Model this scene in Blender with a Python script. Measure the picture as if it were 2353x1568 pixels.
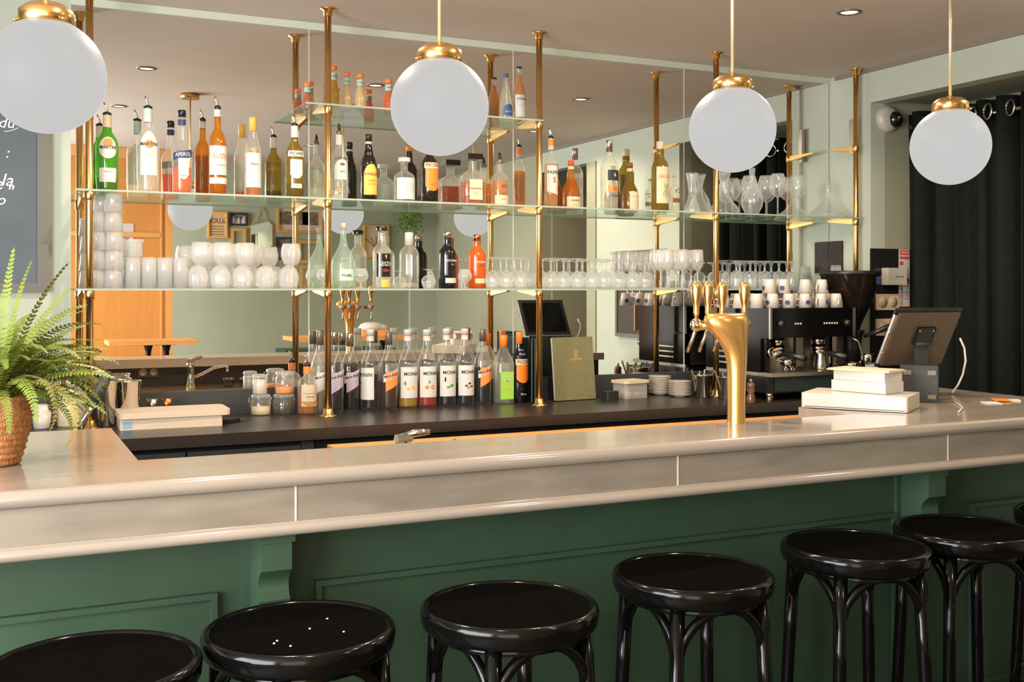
import bpy, math, random
from math import sin, cos, tan, atan, pi, radians, sqrt
from mathutils import Vector, Matrix
random.seed(7)
S = bpy.context.scene
COL = S.collection
for o in list(bpy.data.objects): bpy.data.objects.remove(o)

# ------------------------------------------------------------------ camera
F = 2494.0; YAW = radians(25.5); CAMD = 4.78; EYE = 1.54; HZ = 665.0; CX = 1176.5
cam = bpy.data.cameras.new('camera'); camo = bpy.data.objects.new('camera', cam); COL.objects.link(camo)
cam.sensor_width = 36.0; cam.lens = 36.0*F/2353.0; cam.shift_y = (HZ-784.0)/2353.0
cam.clip_start = .05
camo.location = (0, -CAMD, EYE); camo.rotation_euler = (pi/2, 0, -YAW)
S.camera = camo

# ------------------------------------------------------------------ world, big lights, exposure
w = bpy.data.worlds.new('world'); S.world = w; w.use_nodes = True
w.node_tree.nodes['Background'].inputs[0].default_value = (.62, .78, 1, 1)
w.node_tree.nodes['Background'].inputs[1].default_value = 1.0
S.view_settings.view_transform = 'Standard'; S.view_settings.look = 'None'
S.view_settings.gamma = 1; S.view_settings.exposure = 0.0; S.view_settings.use_curve_mapping = False
S.cycles.max_bounces = 10; S.cycles.diffuse_bounces = 4; S.cycles.glossy_bounces = 5
S.cycles.transmission_bounces = 4; S.cycles.transparent_max_bounces = 40
S.cycles.use_denoising = True; S.cycles.caustics_reflective = True; S.cycles.caustics_refractive = False
S.cycles.sample_clamp_indirect = 4.0
H = 2.734   # ceiling
def area(name, loc, rot, sx, sy, power, col, spread=None):
    l = bpy.data.lights.new(name, 'AREA'); l.shape = 'RECTANGLE'; l.size = sx; l.size_y = sy; l.energy = power; l.color = col
    if spread: l.spread = spread
    o = bpy.data.objects.new(name, l); COL.objects.link(o); o.location = loc; o.rotation_euler = rot
    o['kind'] = 'helper'; return o
# daylight entering by the street window in the left wall; unseen second window added for general brightness
area('daylight_side_window', (-1.93, -3.95, 1.62), (0, -pi/2, 0), 2.0, 2.7, 400, (.93, .97, 1.0))
area('front_window_fill', (-.85, -5.98, 1.5), (pi/2, 0, 0), 1.9, 2.1, 55, (1.0, .90, .78))  # unseen fill behind the camera, added to lift general brightness

# ------------------------------------------------------------------ helpers
def lin(c):
    c = c/255.0
    return c/12.92 if c <= .04045 else ((c+.055)/1.055)**2.4
def rgb(r, g, b): return (lin(r), lin(g), lin(b), 1)
def tX(px):            # tangent of the plan angle of a pixel column
    return tan(YAW+atan((px-CX)/F))
def dep(px, Y): return (Y+CAMD)*(cos(YAW)+tX(px)*sin(YAW))
def X(px, Y): return tX(px)*(Y+CAMD)
def Z(px, py, Y): return EYE+(HZ-py)*dep(px, Y)/F
def P(px, py, Y): return (X(px, Y), Y, Z(px, py, Y))
def Wd(n, px, Y): return n*dep(px, Y)/F*cos(atan((px-CX)/F))

def mat(name, col, rough=.5, metal=0., spec=.5, noise=0., nscale=20., bump=0., bscale=60., coat=0., emit=None, estr=0., stretch=None, sheen=0.):
    m = bpy.data.materials.new(name); m.use_nodes = True; nt = m.node_tree; b = nt.nodes['Principled BSDF']
    b.inputs['Base Color'].default_value = col; b.inputs['Roughness'].default_value = rough
    b.inputs['Metallic'].default_value = metal; b.inputs['Specular IOR Level'].default_value = spec
    b.inputs['Coat Weight'].default_value = coat
    if sheen: b.inputs['Sheen Weight'].default_value = sheen
    if emit: b.inputs['Emission Color'].default_value = emit; b.inputs['Emission Strength'].default_value = estr
    if noise or bump:
        tc = nt.nodes.new('ShaderNodeTexCoord'); mp = nt.nodes.new('ShaderNodeMapping')
        nt.links.new(tc.outputs['Object'], mp.inputs[0])
        if stretch: mp.inputs['Scale'].default_value = stretch
    if noise:
        n = nt.nodes.new('ShaderNodeTexNoise'); n.inputs['Scale'].default_value = nscale; n.inputs['Detail'].default_value = 5
        nt.links.new(mp.outputs[0], n.inputs['Vector'])
        r = nt.nodes.new('ShaderNodeValToRGB')
        r.color_ramp.elements[0].position = .3; r.color_ramp.elements[1].position = .7
        r.color_ramp.elements[0].color = tuple(max(0, c*(1-noise)) for c in col[:3])+(1,)
        r.color_ramp.elements[1].color = tuple(min(1, c*(1+noise)) for c in col[:3])+(1,)
        nt.links.new(n.outputs['Fac'], r.inputs[0]); nt.links.new(r.outputs[0], b.inputs['Base Color'])
    if bump:
        n2 = nt.nodes.new('ShaderNodeTexNoise'); n2.inputs['Scale'].default_value = bscale
        nt.links.new(mp.outputs[0], n2.inputs['Vector'])
        bm = nt.nodes.new('ShaderNodeBump'); bm.inputs['Strength'].default_value = bump; bm.inputs['Distance'].default_value = .01
        nt.links.new(n2.outputs['Fac'], bm.inputs['Height']); nt.links.new(bm.outputs[0], b.inputs['Normal'])
    return m

def glassmat(name, tint=(1, 1, 1, 1), white=.08, edge=1.0, base=.05, rough=.03, body=None):
    """thin clear glass: passes light, mirrors it at grazing angles"""
    m = bpy.data.materials.new(name); m.use_nodes = True; nt = m.node_tree; N = nt.nodes; L = nt.links
    N.remove(N['Principled BSDF']); out = N['Material Output']
    tr = N.new('ShaderNodeBsdfTransparent'); tr.inputs[0].default_value = tint
    df = N.new('ShaderNodeBsdfTranslucent'); df.inputs[0].default_value = body or (.9, .9, .88, 1)
    d2 = N.new('ShaderNodeBsdfDiffuse'); d2.inputs[0].default_value = body or (.9, .9, .88, 1)
    dm = N.new('ShaderNodeMixShader'); dm.inputs[0].default_value = .5
    L.new(df.outputs[0], dm.inputs[1]); L.new(d2.outputs[0], dm.inputs[2])
    gl = N.new('ShaderNodeBsdfGlossy'); gl.inputs['Roughness'].default_value = rough; gl.inputs[0].default_value = (1, 1, 1, 1)
    lw = N.new('ShaderNodeLayerWeight'); lw.inputs[0].default_value = .5
    pw = N.new('ShaderNodeMath'); pw.operation = 'POWER'; pw.inputs[1].default_value = 2.6
    L.new(lw.outputs['Facing'], pw.inputs[0])
    ma = N.new('ShaderNodeMath'); ma.operation = 'MULTIPLY_ADD'; ma.inputs[1].default_value = edge*.55; ma.inputs[2].default_value = base; ma.use_clamp = True
    L.new(pw.outputs[0], ma.inputs[0])
    mb = N.new('ShaderNodeMath'); mb.operation = 'MULTIPLY_ADD'; mb.inputs[1].default_value = edge*.55; mb.inputs[2].default_value = white; mb.use_clamp = True  # diffuse share; in clear glass it imitates whitening by strong light
    L.new(pw.outputs[0], mb.inputs[0])
    m1 = N.new('ShaderNodeMixShader'); L.new(mb.outputs[0], m1.inputs[0]); L.new(tr.outputs[0], m1.inputs[1]); L.new(dm.outputs[0], m1.inputs[2])
    m2 = N.new('ShaderNodeMixShader'); L.new(ma.outputs[0], m2.inputs[0]); L.new(m1.outputs[0], m2.inputs[1]); L.new(gl.outputs[0], m2.inputs[2])
    L.new(m2.outputs[0], out.inputs[0]); return m

def liquidmat(name, col, clear=.5):
    m = bpy.data.materials.new(name); m.use_nodes = True; nt = m.node_tree; N = nt.nodes; L = nt.links
    b = N['Principled BSDF']; b.inputs['Base Color'].default_value = col; b.inputs['Roughness'].default_value = .1
    tr = N.new('ShaderNodeBsdfTransparent'); tr.inputs[0].default_value = tuple(min(1, c*1.15+.05) for c in col[:3])+(1,)
    tl = N.new('ShaderNodeBsdfTranslucent'); tl.inputs[0].default_value = col
    m0 = N.new('ShaderNodeMixShader'); m0.inputs[0].default_value = .5
    L.new(b.outputs[0], m0.inputs[1]); L.new(tl.outputs[0], m0.inputs[2])
    m1 = N.new('ShaderNodeMixShader'); m1.inputs[0].default_value = clear
    L.new(m0.outputs[0], m1.inputs[1]); L.new(tr.outputs[0], m1.inputs[2]); L.new(m1.outputs[0], N['Material Output'].inputs[0])
    return m

class MB:
    """collects shapes into one mesh"""
    def __init__(s): s.v = []; s.f = []; s.sm = []
    def add(s, vs, fs, smooth=False):
        n = len(s.v); s.v += [tuple(v) for v in vs]; s.f += [tuple(i+n for i in f) for f in fs]; s.sm += [smooth]*len(fs); return s
    def box(s, a, b, M=None):
        x0, y0, z0 = a; x1, y1, z1 = b
        vs = [(x0,y0,z0),(x1,y0,z0),(x1,y1,z0),(x0,y1,z0),(x0,y0,z1),(x1,y0,z1),(x1,y1,z1),(x0,y1,z1)]
        if M: vs = [M @ Vector(v) for v in vs]
        return s.add(vs, [(0,3,2,1),(4,5,6,7),(0,1,5,4),(1,2,6,5),(2,3,7,6),(3,0,4,7)])
    def rbox(s, a, b, r, seg=4, M=None):
        """box with rounded vertical corners"""
        x0, y0, z0 = a; x1, y1, z1 = b; pts = []
        for cx, cy, a0 in ((x1-r, y1-r, 0), (x0+r, y1-r, 90), (x0+r, y0+r, 180), (x1-r, y0+r, 270)):
            for k in range(seg+1):
                t = radians(a0+90*k/seg); pts.append((cx+r*cos(t), cy+r*sin(t)))
        return s.prism(pts, z0, z1, M)
    def prism(s, pts, z0, z1, M=None, smooth=False):
        n = len(pts); vs = [(x, y, z0) for x, y in pts]+[(x, y, z1) for x, y in pts]
        if M: vs = [M @ Vector(v) for v in vs]
        base = len(s.v); s.v += [tuple(v) for v in vs]
        s.f.append(tuple(base+i for i in reversed(range(n)))); s.sm.append(False)
        s.f.append(tuple(base+n+i for i in range(n))); s.sm.append(False)
        for i in range(n):
            j = (i+1) % n; s.f.append((base+i, base+j, base+n+j, base+n+i)); s.sm.append(smooth)
        return s
    def lathe(s, prof, seg=24, c=(0,0,0), M=None, close=True, sx=1, sy=1, flute=0, nf=12):
        vs = []; fs = []
        for r, z in prof:
            for k in range(seg):
                t = 2*pi*k/seg; rr = r*(1-flute*abs(sin(nf*t/2))) if flute else r; v = Vector((c[0]+rr*cos(t)*sx, c[1]+rr*sin(t)*sy, c[2]+z))
                vs.append(M @ v if M else v)
        for i in range(len(prof)-1):
            for k in range(seg):
                k2 = (k+1) % seg; fs.append((i*seg+k, i*seg+k2, (i+1)*seg+k2, (i+1)*seg+k))
        s.add(vs, fs, True)
        if close:
            n = len(s.v)-len(vs)
            if prof[0][0] > 1e-4: s.f.append(tuple(n+k for k in reversed(range(seg)))); s.sm.append(False)
            if prof[-1][0] > 1e-4: s.f.append(tuple(n+(len(prof)-1)*seg+k for k in range(seg))); s.sm.append(False)
        return s
    def tube(s, pts, r, seg=10, M=None):
        pts = [Vector(p) for p in pts]; n = len(pts); rs = r if isinstance(r, (list, tuple)) else [r]*n
        vs = []; fs = []; up = Vector((0, 0, 1)); prev = None
        for i, p in enumerate(pts):
            d = (pts[min(i+1, n-1)]-pts[max(i-1, 0)]).normalized()
            if prev is None:
                a = d.cross(up)
                if a.length < .01: a = d.cross(Vector((1, 0, 0)))
            else: a = prev - d*prev.dot(d)
            a.normalize(); prev = a; b = d.cross(a)
            for k in range(seg):
                t = 2*pi*k/seg; v = p+(a*cos(t)+b*sin(t))*rs[i]; vs.append(M @ v if M else v)
        for i in range(n-1):
            for k in range(seg):
                k2 = (k+1) % seg; fs.append((i*seg+k, i*seg+k2, (i+1)*seg+k2, (i+1)*seg+k))
        fs.append(tuple(reversed(range(seg)))); fs.append(tuple((n-1)*seg+k for k in range(seg)))
        return s.add(vs, fs, True)
    def build(s, name, m, parent=None, loc=None, **tags):
        me = bpy.data.meshes.new(name); me.from_pydata(s.v, [], s.f)
        me.polygons.foreach_set('use_smooth', s.sm); me.materials.append(m); me.update()
        o = bpy.data.objects.new(name, me); COL.objects.link(o)
        if parent: o.parent = parent
        if loc: o.location = loc
        for k, v in tags.items(): o[k] = v
        return o
def thing(name, label, cat, loc=(0,0,0), rz=0, group=None, ry=0, rx=0):
    o = bpy.data.objects.new(name, None); COL.objects.link(o); o.empty_display_size = .05
    o.location = loc; o.rotation_euler = (rx, ry, rz); o['label'] = label; o['category'] = cat
    if group: o['group'] = group
    return o
def tag(o, label, cat, group=None):
    o['label'] = label; o['category'] = cat
    if group: o['group'] = group
    return o
def struct(name, mb, m, parent=None):
    o = mb.build(name, m, parent)
    if not parent: o['kind'] = 'structure'
    return o
def dup(root, loc, rz=None, label=None, group=None, rx=None, ry=None, scale=None):
    r = root.copy(); COL.objects.link(r); r.location = loc
    e = list(r.rotation_euler)
    if rz is not None: e[2] = rz
    if rx is not None: e[0] = rx
    if ry is not None: e[1] = ry
    r.rotation_euler = e
    if scale: r.scale = (scale,)*3
    if label: r['label'] = label
    if group: r['group'] = group
    for ch in list(root.children):
        c = ch.copy(); COL.objects.link(c); c.parent = r
        for g in list(ch.children):
            d = g.copy(); COL.objects.link(d); d.parent = c
    return r
_tc = {}
def text_geo(txt, size, bold=False, italic=0.):
    key = (txt, size, bold, italic)
    if key in _tc: return _tc[key]
    c = bpy.data.curves.new('lettering', 'FONT'); c.body = txt; c.size = size; c.align_x = 'CENTER'; c.align_y = 'CENTER'
    c.resolution_u = 2; c.offset = size*.009 if bold else 0; c.shear = italic
    o = bpy.data.objects.new('lettering', c); COL.objects.link(o)
    dg = bpy.context.evaluated_depsgraph_get(); me = bpy.data.meshes.new_from_object(o.evaluated_get(dg))
    vs = [tuple(v.co) for v in me.vertices]; fs = [tuple(p.vertices) for p in me.polygons]
    bpy.data.objects.remove(o); bpy.data.curves.remove(c); bpy.data.meshes.remove(me)
    _tc[key] = (vs, fs); return vs, fs
def text_flat(mb, txt, size, M, bold=False, italic=0., sx=1.):
    vs, fs = text_geo(txt, size, bold, italic)
    mb.add([M @ Vector((x*sx, y, 0)) for x, y, z in vs], fs)
def text_round(mb, txt, size, R, zc, phi0=0., bold=False, sx=1., italic=0., slope=0., arch=0.):
    vs, fs = text_geo(txt, size, bold, italic)
    out = []
    for x, y, z in vs:
        x *= sx; a = phi0+x/R
        out.append((R*sin(a), -R*cos(a), zc+y+slope*x-arch*x*x))
    mb.add(out, fs)

# ------------------------------------------------------------------ materials
M_ = {}
M_['ceil'] = mat('ceiling_paint', rgb(190, 176, 162), .85, noise=.03, nscale=3)
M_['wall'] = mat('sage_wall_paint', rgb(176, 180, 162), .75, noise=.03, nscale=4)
M_['wallolive'] = mat('olive_and_shade_wall_paint', rgb(150, 148, 122), .75, noise=.03, nscale=4)
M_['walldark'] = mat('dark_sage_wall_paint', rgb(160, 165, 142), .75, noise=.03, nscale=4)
M_['strip'] = mat('wall_strip_paint', rgb(190, 195, 175), .7, noise=.02)
M_['floor'] = mat('dark_floor', rgb(60, 50, 40), .5, noise=.3, nscale=6)
M_['green'] = mat('dark_green_paint', rgb(47, 68, 50), .4, noise=.08, nscale=8)
M_['zinc'] = mat('bar_top_marble', rgb(146, 133, 119), .13, spec=.7, noise=.10, nscale=3.5, stretch=(.5, 3, 3))
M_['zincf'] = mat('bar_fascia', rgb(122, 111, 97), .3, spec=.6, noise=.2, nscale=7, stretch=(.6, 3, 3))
M_['zincj'] = mat('joint_line', rgb(196, 184, 168), .35)
M_['blacktop'] = mat('black_worktop', rgb(44, 38, 34), .3, spec=.6, noise=.12, nscale=90)
M_['blackcab'] = mat('charcoal_cabinet', rgb(52, 52, 50), .5, noise=.1, nscale=60)
M_['black'] = mat('black_lacquer', rgb(9, 8, 7), .13, spec=.24)
M_['seatblack'] = mat('black_seat_wood', rgb(11, 10, 8), .7, spec=.0, noise=.15, nscale=40)
M_['blackpl'] = mat('black_plastic', rgb(26, 25, 24), .35)
M_['blackmt'] = mat('black_matt', rgb(22, 21, 19), .6)
M_['brass'] = mat('polished_brass', rgb(232, 186, 118), .23, metal=1)
M_['brasss'] = mat('satin_brass', rgb(206, 158, 92), .32, metal=1)
M_['rod'] = mat('cream_brass_rod', rgb(224, 196, 152), .35, metal=.6)
M_['gold'] = mat('gold_metallic_lacquer', rgb(200, 152, 84), .3, metal=.75, coat=.5)
M_['chrome'] = mat('chrome', rgb(220, 212, 202), .1, metal=1)
M_['steel'] = mat('brushed_steel', rgb(190, 178, 164), .25, metal=1)
M_['copper'] = mat('copper', rgb(200, 120, 70), .25, metal=1)
M_['globe'] = mat('opal_globe', rgb(8, 8, 8), .5, emit=(1, .985, .965, 1), estr=.585, spec=.05)
M_['spot'] = mat('lit_spot', rgb(10, 10, 10), .5, emit=(1, .88, .70, 1), estr=2.2)
M_['spotrim'] = mat('spot_rim', rgb(120, 105, 90), .4, metal=.5)
M_['white'] = mat('white_ceramic', rgb(198, 186, 172), .25, noise=.01)
M_['whitepl'] = mat('white_plastic', rgb(190, 180, 168), .35)
M_['paper'] = mat('white_paper', rgb(192, 184, 174), .6)
M_['paperside'] = mat('page_edges', rgb(205, 190, 175), .7, noise=.08, nscale=30, stretch=(1, 1, 60))
M_['cream'] = mat('cream_label', rgb(200, 182, 150), .5)
M_['labelw'] = mat('white_label', rgb(196, 192, 184), .5)
M_['mint'] = mat('pale_mint_label', rgb(176, 190, 178), .5)
M_['yell'] = mat('yellow_label', rgb(228, 170, 70), .5)
M_['or'] = mat('orange_label', rgb(232, 120, 28), .45)
M_['orcap'] = mat('orange_cap', rgb(236, 126, 40), .4)
M_['violet'] = mat('lilac_label', rgb(172, 158, 172), .5)
M_['lime'] = mat('lime_label', rgb(150, 196, 70), .5)
M_['ink'] = mat('black_ink', rgb(30, 28, 30), .6)
M_['inkblue'] = mat('navy_ink', rgb(50, 58, 92), .6)
M_['inkbr'] = mat('brown_ink', rgb(120, 70, 40), .6)
M_['inkor'] = mat('orange_ink', rgb(226, 130, 60), .6)
M_['inkred'] = mat('red_ink', rgb(206, 70, 45), .6)
M_['inkgold'] = mat('gold_ink', rgb(212, 170, 92), .4, metal=.3)
M_['inkwhite'] = mat('white_ink', rgb(225, 222, 212), .6)
M_['inkgreen'] = mat('green_ink', rgb(86, 140, 66), .6)
M_['chalk'] = mat('chalk', rgb(225, 225, 220), .9)
M_['board'] = mat('chalkboard_slate', rgb(92, 98, 104), .8, spec=.2, noise=.08, nscale=3)
M_['boardf'] = mat('chalkboard_frame', rgb(104, 98, 90), .6)
M_['board2'] = mat('dark_slate', rgb(62, 54, 44), .6, noise=.1, nscale=4)
M_['orange'] = mat('orange_wood_panel', rgb(196, 130, 62), .4, noise=.06, nscale=6, stretch=(6, 6, .6))
M_['orangef'] = mat('orange_wood_frame', rgb(204, 148, 84), .4)
M_['wood'] = mat('light_wood', rgb(224, 188, 148), .5, noise=.06, nscale=12, stretch=(.6, 8, 8))
M_['woodor'] = mat('varnished_wood', rgb(216, 150, 84), .4, noise=.12, nscale=10, stretch=(.6, 8, 8))
M_['woodpale'] = mat('pale_wood_board', rgb(196, 176, 152), .5, noise=.04, nscale=12, stretch=(.6, 8, 8))
M_['wicker'] = mat('wicker', rgb(168, 108, 58), .6, noise=.45, nscale=60, stretch=(3, 3, 1), bump=.6, bscale=120)
M_['soil'] = mat('soil', rgb(40, 30, 20), .9)
M_['fern'] = mat('fern_leaf', rgb(108, 120, 40), .55, noise=.35, nscale=9)
M_['fernold'] = mat('fern_leaf_pale', rgb(164, 156, 84), .6, noise=.25, nscale=9)
M_['hangplant'] = mat('hanging_plant_leaf', rgb(120, 150, 60), .6, noise=.3, nscale=20)
M_['curtain'] = mat('dark_green_velvet', rgb(28, 31, 26), .95, spec=.05, noise=.15, nscale=50)
M_['menu'] = mat('olive_book_cloth', rgb(112, 106, 72), .6, noise=.1, nscale=60)
M_['menud'] = mat('dark_green_card', rgb(38, 48, 44), .5)
M_['camglass'] = mat('dome_glass', rgb(24, 20, 18), .08, spec=.8)
M_['hopper'] = liquidmat('smoked_hopper', rgb(46, 34, 26), .2)
M_['sticker'] = mat('blue_sticker', rgb(60, 92, 140), .5)
M_['beige'] = mat('beige_switch_plate', rgb(216, 190, 160), .5)
M_['tubpl'] = glassmat('frosted_plastic', white=.6, edge=.3, base=.04, rough=.3, body=(.78, .70, .61, 1))
M_['glass'] = glassmat('clear_glass', white=.15, edge=1.15, base=.05, tint=(.97, .98, .97, 1))
M_['glassw'] = glassmat('lit_white_glass', white=.26, edge=1.2, base=.06, tint=(.98, .98, .97, 1), body=(.86, .84, .82, 1))  # extra white puts the look of overbright light into the glass
M_['shelfglass'] = glassmat('shelf_glass', white=.04, edge=.25, base=.10, tint=(.86, .93, .89, 1), body=(.62, .72, .62, 1), rough=.02)
M_['shelfedge'] = mat('shelf_glass_edge', rgb(150, 162, 146), .2, spec=.6)
M_['bglass'] = glassmat('bottle_glass', white=.11, edge=.8, base=.05, tint=(.97, .97, .95, 1), body=(.88, .83, .72, 1))
M_['bglassd'] = glassmat('bottle_glass_dark_fill', white=.03, edge=.6, base=.04, tint=(.97, .97, .95, 1))
M_['ggreen'] = glassmat('green_glass', white=.42, edge=.5, base=.06, tint=(.25, .75, .15, 1), body=rgb(110, 190, 40))
M_['gamber'] = glassmat('amber_glass', white=.40, edge=.5, base=.06, tint=(.85, .55, .12, 1), body=rgb(214, 146, 44))
M_['golive'] = glassmat('olive_glass', white=.42, edge=.5, base=.06, tint=(.6, .52, .14, 1), body=rgb(168, 142, 50))
M_['gdark'] = mat('dark_bottle_glass', rgb(30, 20, 16), .07, spec=.8)
M_['gblack'] = mat('black_bottle_glass', rgb(16, 16, 18), .09, spec=.8)
M_['gteal'] = glassmat('pale_teal_glass', white=.30, edge=.7, base=.06, tint=(.85, .95, .9, 1), body=rgb(205, 222, 210))
M_['gorange'] = glassmat('orange_glass', white=.55, edge=.4, base=.06, tint=(.95, .5, .12, 1), body=rgb(232, 136, 40))
for k, c, cl in (('l_orange', rgb(240, 112, 10), .08), ('l_amber', rgb(214, 124, 34), .25), ('l_gold', rgb(224, 170, 80), .5), ('l_dark', rgb(20, 10, 10), .02),
                 ('l_clear', rgb(238, 236, 226), .82), ('l_yel', rgb(214, 178, 60), .35), ('l_red', rgb(206, 70, 24), .3), ('l_brown', rgb(92, 50, 28), .2),
                 ('l_juice', rgb(240, 214, 160), .05), ('l_darkred', rgb(150, 34, 14), .15), ('l_olive', rgb(130, 110, 30), .3), ('l_cognac', rgb(196, 92, 22), .15)):
    M_[k] = liquidmat(k.replace('l_', 'liquid_'), c, cl)
# mirror
mm = bpy.data.materials.new('mirror'); mm.use_nodes = True
b = mm.node_tree.nodes['Principled BSDF']; b.inputs['Base Color'].default_value = (.90, .90, .87, 1); b.inputs['Metallic'].default_value = 1; b.inputs['Roughness'].default_value = 0
M_['mirror'] = mm
# ------------------------------------------------------------------ room shell
XR = 4.27; XL = -2.0; YB = -6.1
struct('floor', MB().box((XL-.2, YB-.2, -.1), (5.2, .2, 0)), M_['floor'])
struct('ceiling', MB().box((XL-.2, YB-.2, H), (5.2, .2, H+.1)), M_['ceil'])
struct('wall_back', MB().box((XL-.1, 0, 0), (XR+.5, .1, H)), M_['wall'])
struct('wall_front', MB().box((XL-.1, YB-.1, 0), (-1.8, YB, H)).box((.1, YB-.1, 0), (XR+.1, YB, H)).box((-1.8, YB-.1, 0), (.1, YB, .5)).box((-1.8, YB-.1, 2.5), (.1, YB, H)), M_['walldark'])
struct('wall_left', MB().box((XL-.1, -4.9, 0), (XL, -1.7, .55)).box((XL-.1, -4.9, 2.55), (XL, -1.7, H)).box((XL-.1, YB, 0), (XL, -4.9, H)).box((XL-.1, -1.7, 0), (XL, 0, H)), M_['wall'])
def winframe(n, pts, ax):
    mb = MB()
    (a0, b0), (a1, b1) = pts
    for u0, v0, u1, v1 in ((a0, b0, a0+.06, b1), (a1-.06, b0, a1, b1), (a0, b0, a1, b0+.06), (a0, b1-.06, a1, b1), ((a0+a1)/2-.03, b0, (a0+a1)/2+.03, b1)):
        if ax == 'x': mb.box((XL-.09, u0, v0), (XL-.05, u1, v1))
        else: mb.box((u0, YB-.09, v0), (u1, YB-.05, v1))
    w = struct(n, mb, M_['blackcab'])
    return w
winframe('window_1', ((-4.9, .55), (-1.7, 2.55)), 'x'); winframe('window_2', ((-1.8, .5), (.1, 2.5)), 'y')
# right wall: recess with curtain, a blank stretch, a doorway
OT = 2.548
y_o0, y_o1 = -.325, -1.50; yd0, yd1 = -2.78, -3.60
rw = MB().box((XR, y_o0, 0), (XR+.1, 0, H)).box((XR, y_o1, OT), (XR+.1, y_o0, H)).box((XR, yd0, 0), (XR+.1, y_o1, H)).box((XR, yd1, OT), (XR+.1, yd0, H))
struct('wall_right', rw, M_['wall'])
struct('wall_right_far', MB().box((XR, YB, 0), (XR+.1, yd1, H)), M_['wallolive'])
struct('wall_recess', MB().box((XR+.1, y_o0, 0), (XR+.6, y_o0+.1, H)).box((XR+.55, y_o1-.1, 0), (XR+.65, y_o0, H)).box((XR+.1, y_o1-.1, 0), (XR+.6, y_o1, H)).box((XR+.1, y_o1, OT+.02), (XR+.6, y_o0, OT+.1)).box((XR+.1, yd1, 0), (XR+.8, yd1+.02, H)).box((XR+.1, yd0-.02, 0), (XR+.8, yd0, H)), M_['wallolive'])  # darker paint puts the shade of the recess into its colour
struct('trim_1', MB().box((XR-.012, YB, H-.022), (XR, -.06, H)), mat('grey_rail', rgb(128, 116, 102), .6))
struct('trim_2', MB().box((.28, -.012, 2.703), (XR, 0, H)), M_['strip'])
# dark door in the doorway behind the room
struct('door_1', MB().box((XR+.5, yd1, 0), (XR+.56, yd0, 2.55)).box((XR+.49, yd1+.1, 2.12), (XR+.5, yd0-.1, 2.14)), M_['blackmt'])
struct('trim_3', MB().box((XR-.012, yd0, 0), (XR, yd0+.14, OT)), M_['wallolive'])

# mirror panels along the back wall
cuts = [.28, X(709, 0), X(1178, 0), X(1570, 0), XR-.004]
lab = ['tall mirror panel behind the first brass bays, beside the chalkboard wall', 'mirror panel between the two thin seams behind the syrup bottles',
       'mirror panel behind the upturned wine glasses and menus', 'mirror panel behind the coffee machine, ending at the room corner']
for i in range(4):
    o = MB().box((cuts[i]+.002, -.006, 1.107), (cuts[i+1]-.002, 0, 2.703)).build('wall_mirror', M_['mirror'])
    tag(o, lab[i], 'mirror', 'wall mirror panels')
struct('trim_4', MB().box((cuts[1]-.002, -.008, 1.107), (cuts[1]+.002, 0, 2.703)).box((cuts[2]-.002, -.008, 1.107), (cuts[2]+.002, 0, 2.703)).box((cuts[3]-.002, -.008, 1.107), (cuts[3]+.002, 0, 2.703)), M_['zincj'])

# curtain on its rod
def curtain(y0, y1, x, zt, zb, amp=.05, n=17):
    mb = MB(); cols = 150; rows = 6; vs = []; fs = []
    for j in range(rows+1):
        zz = zt+(zb-zt)*j/rows
        for i in range(cols+1):
            t = i/cols; y = y0+(y1-y0)*t
            ph = t*n*2*pi/2; a = amp*(1-.25*j/rows)*(1+.3*sin(t*23))
            vs.append((x+a*sin(ph+.25*sin(j*.9+t*9)), y+.012*cos(ph*1.7), zz))
    for j in range(rows):
        for i in range(cols): fs.append((j*(cols+1)+i, j*(cols+1)+i+1, (j+1)*(cols+1)+i+1, (j+1)*(cols+1)+i))
    mb.add(vs, fs, True); return mb
ct = thing('window_curtain', 'heavy dark green velvet curtain hanging on a rod in the wall recess', 'curtain', (XR+.275, -.9, 0))
o = curtain(.565, -.56, 0, 2.50, .02).build('drape', M_['curtain'], ct)
sd = o.modifiers.new('s', 'SOLIDIFY'); sd.thickness = .004
MB().tube([(0, .57, 2.43), (0, -.59, 2.43)], .014).build('curtain_rod', M_['steel'], ct)
for k, yy in enumerate((.44, .29, .10, .0, -.13, -.30, -.45)):
    mb = MB()
    ring = [(.038*cos(t*pi/8), 0, .038*sin(t*pi/8)) for t in range(17)]
    mb.tube(ring, .006, 8)
    o = mb.build('eyelet_ring', M_['chrome'], ct, (-.055 if k % 2 else -.05, yy, 2.43)); o.rotation_euler = (0, 0, radians(70))

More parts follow.
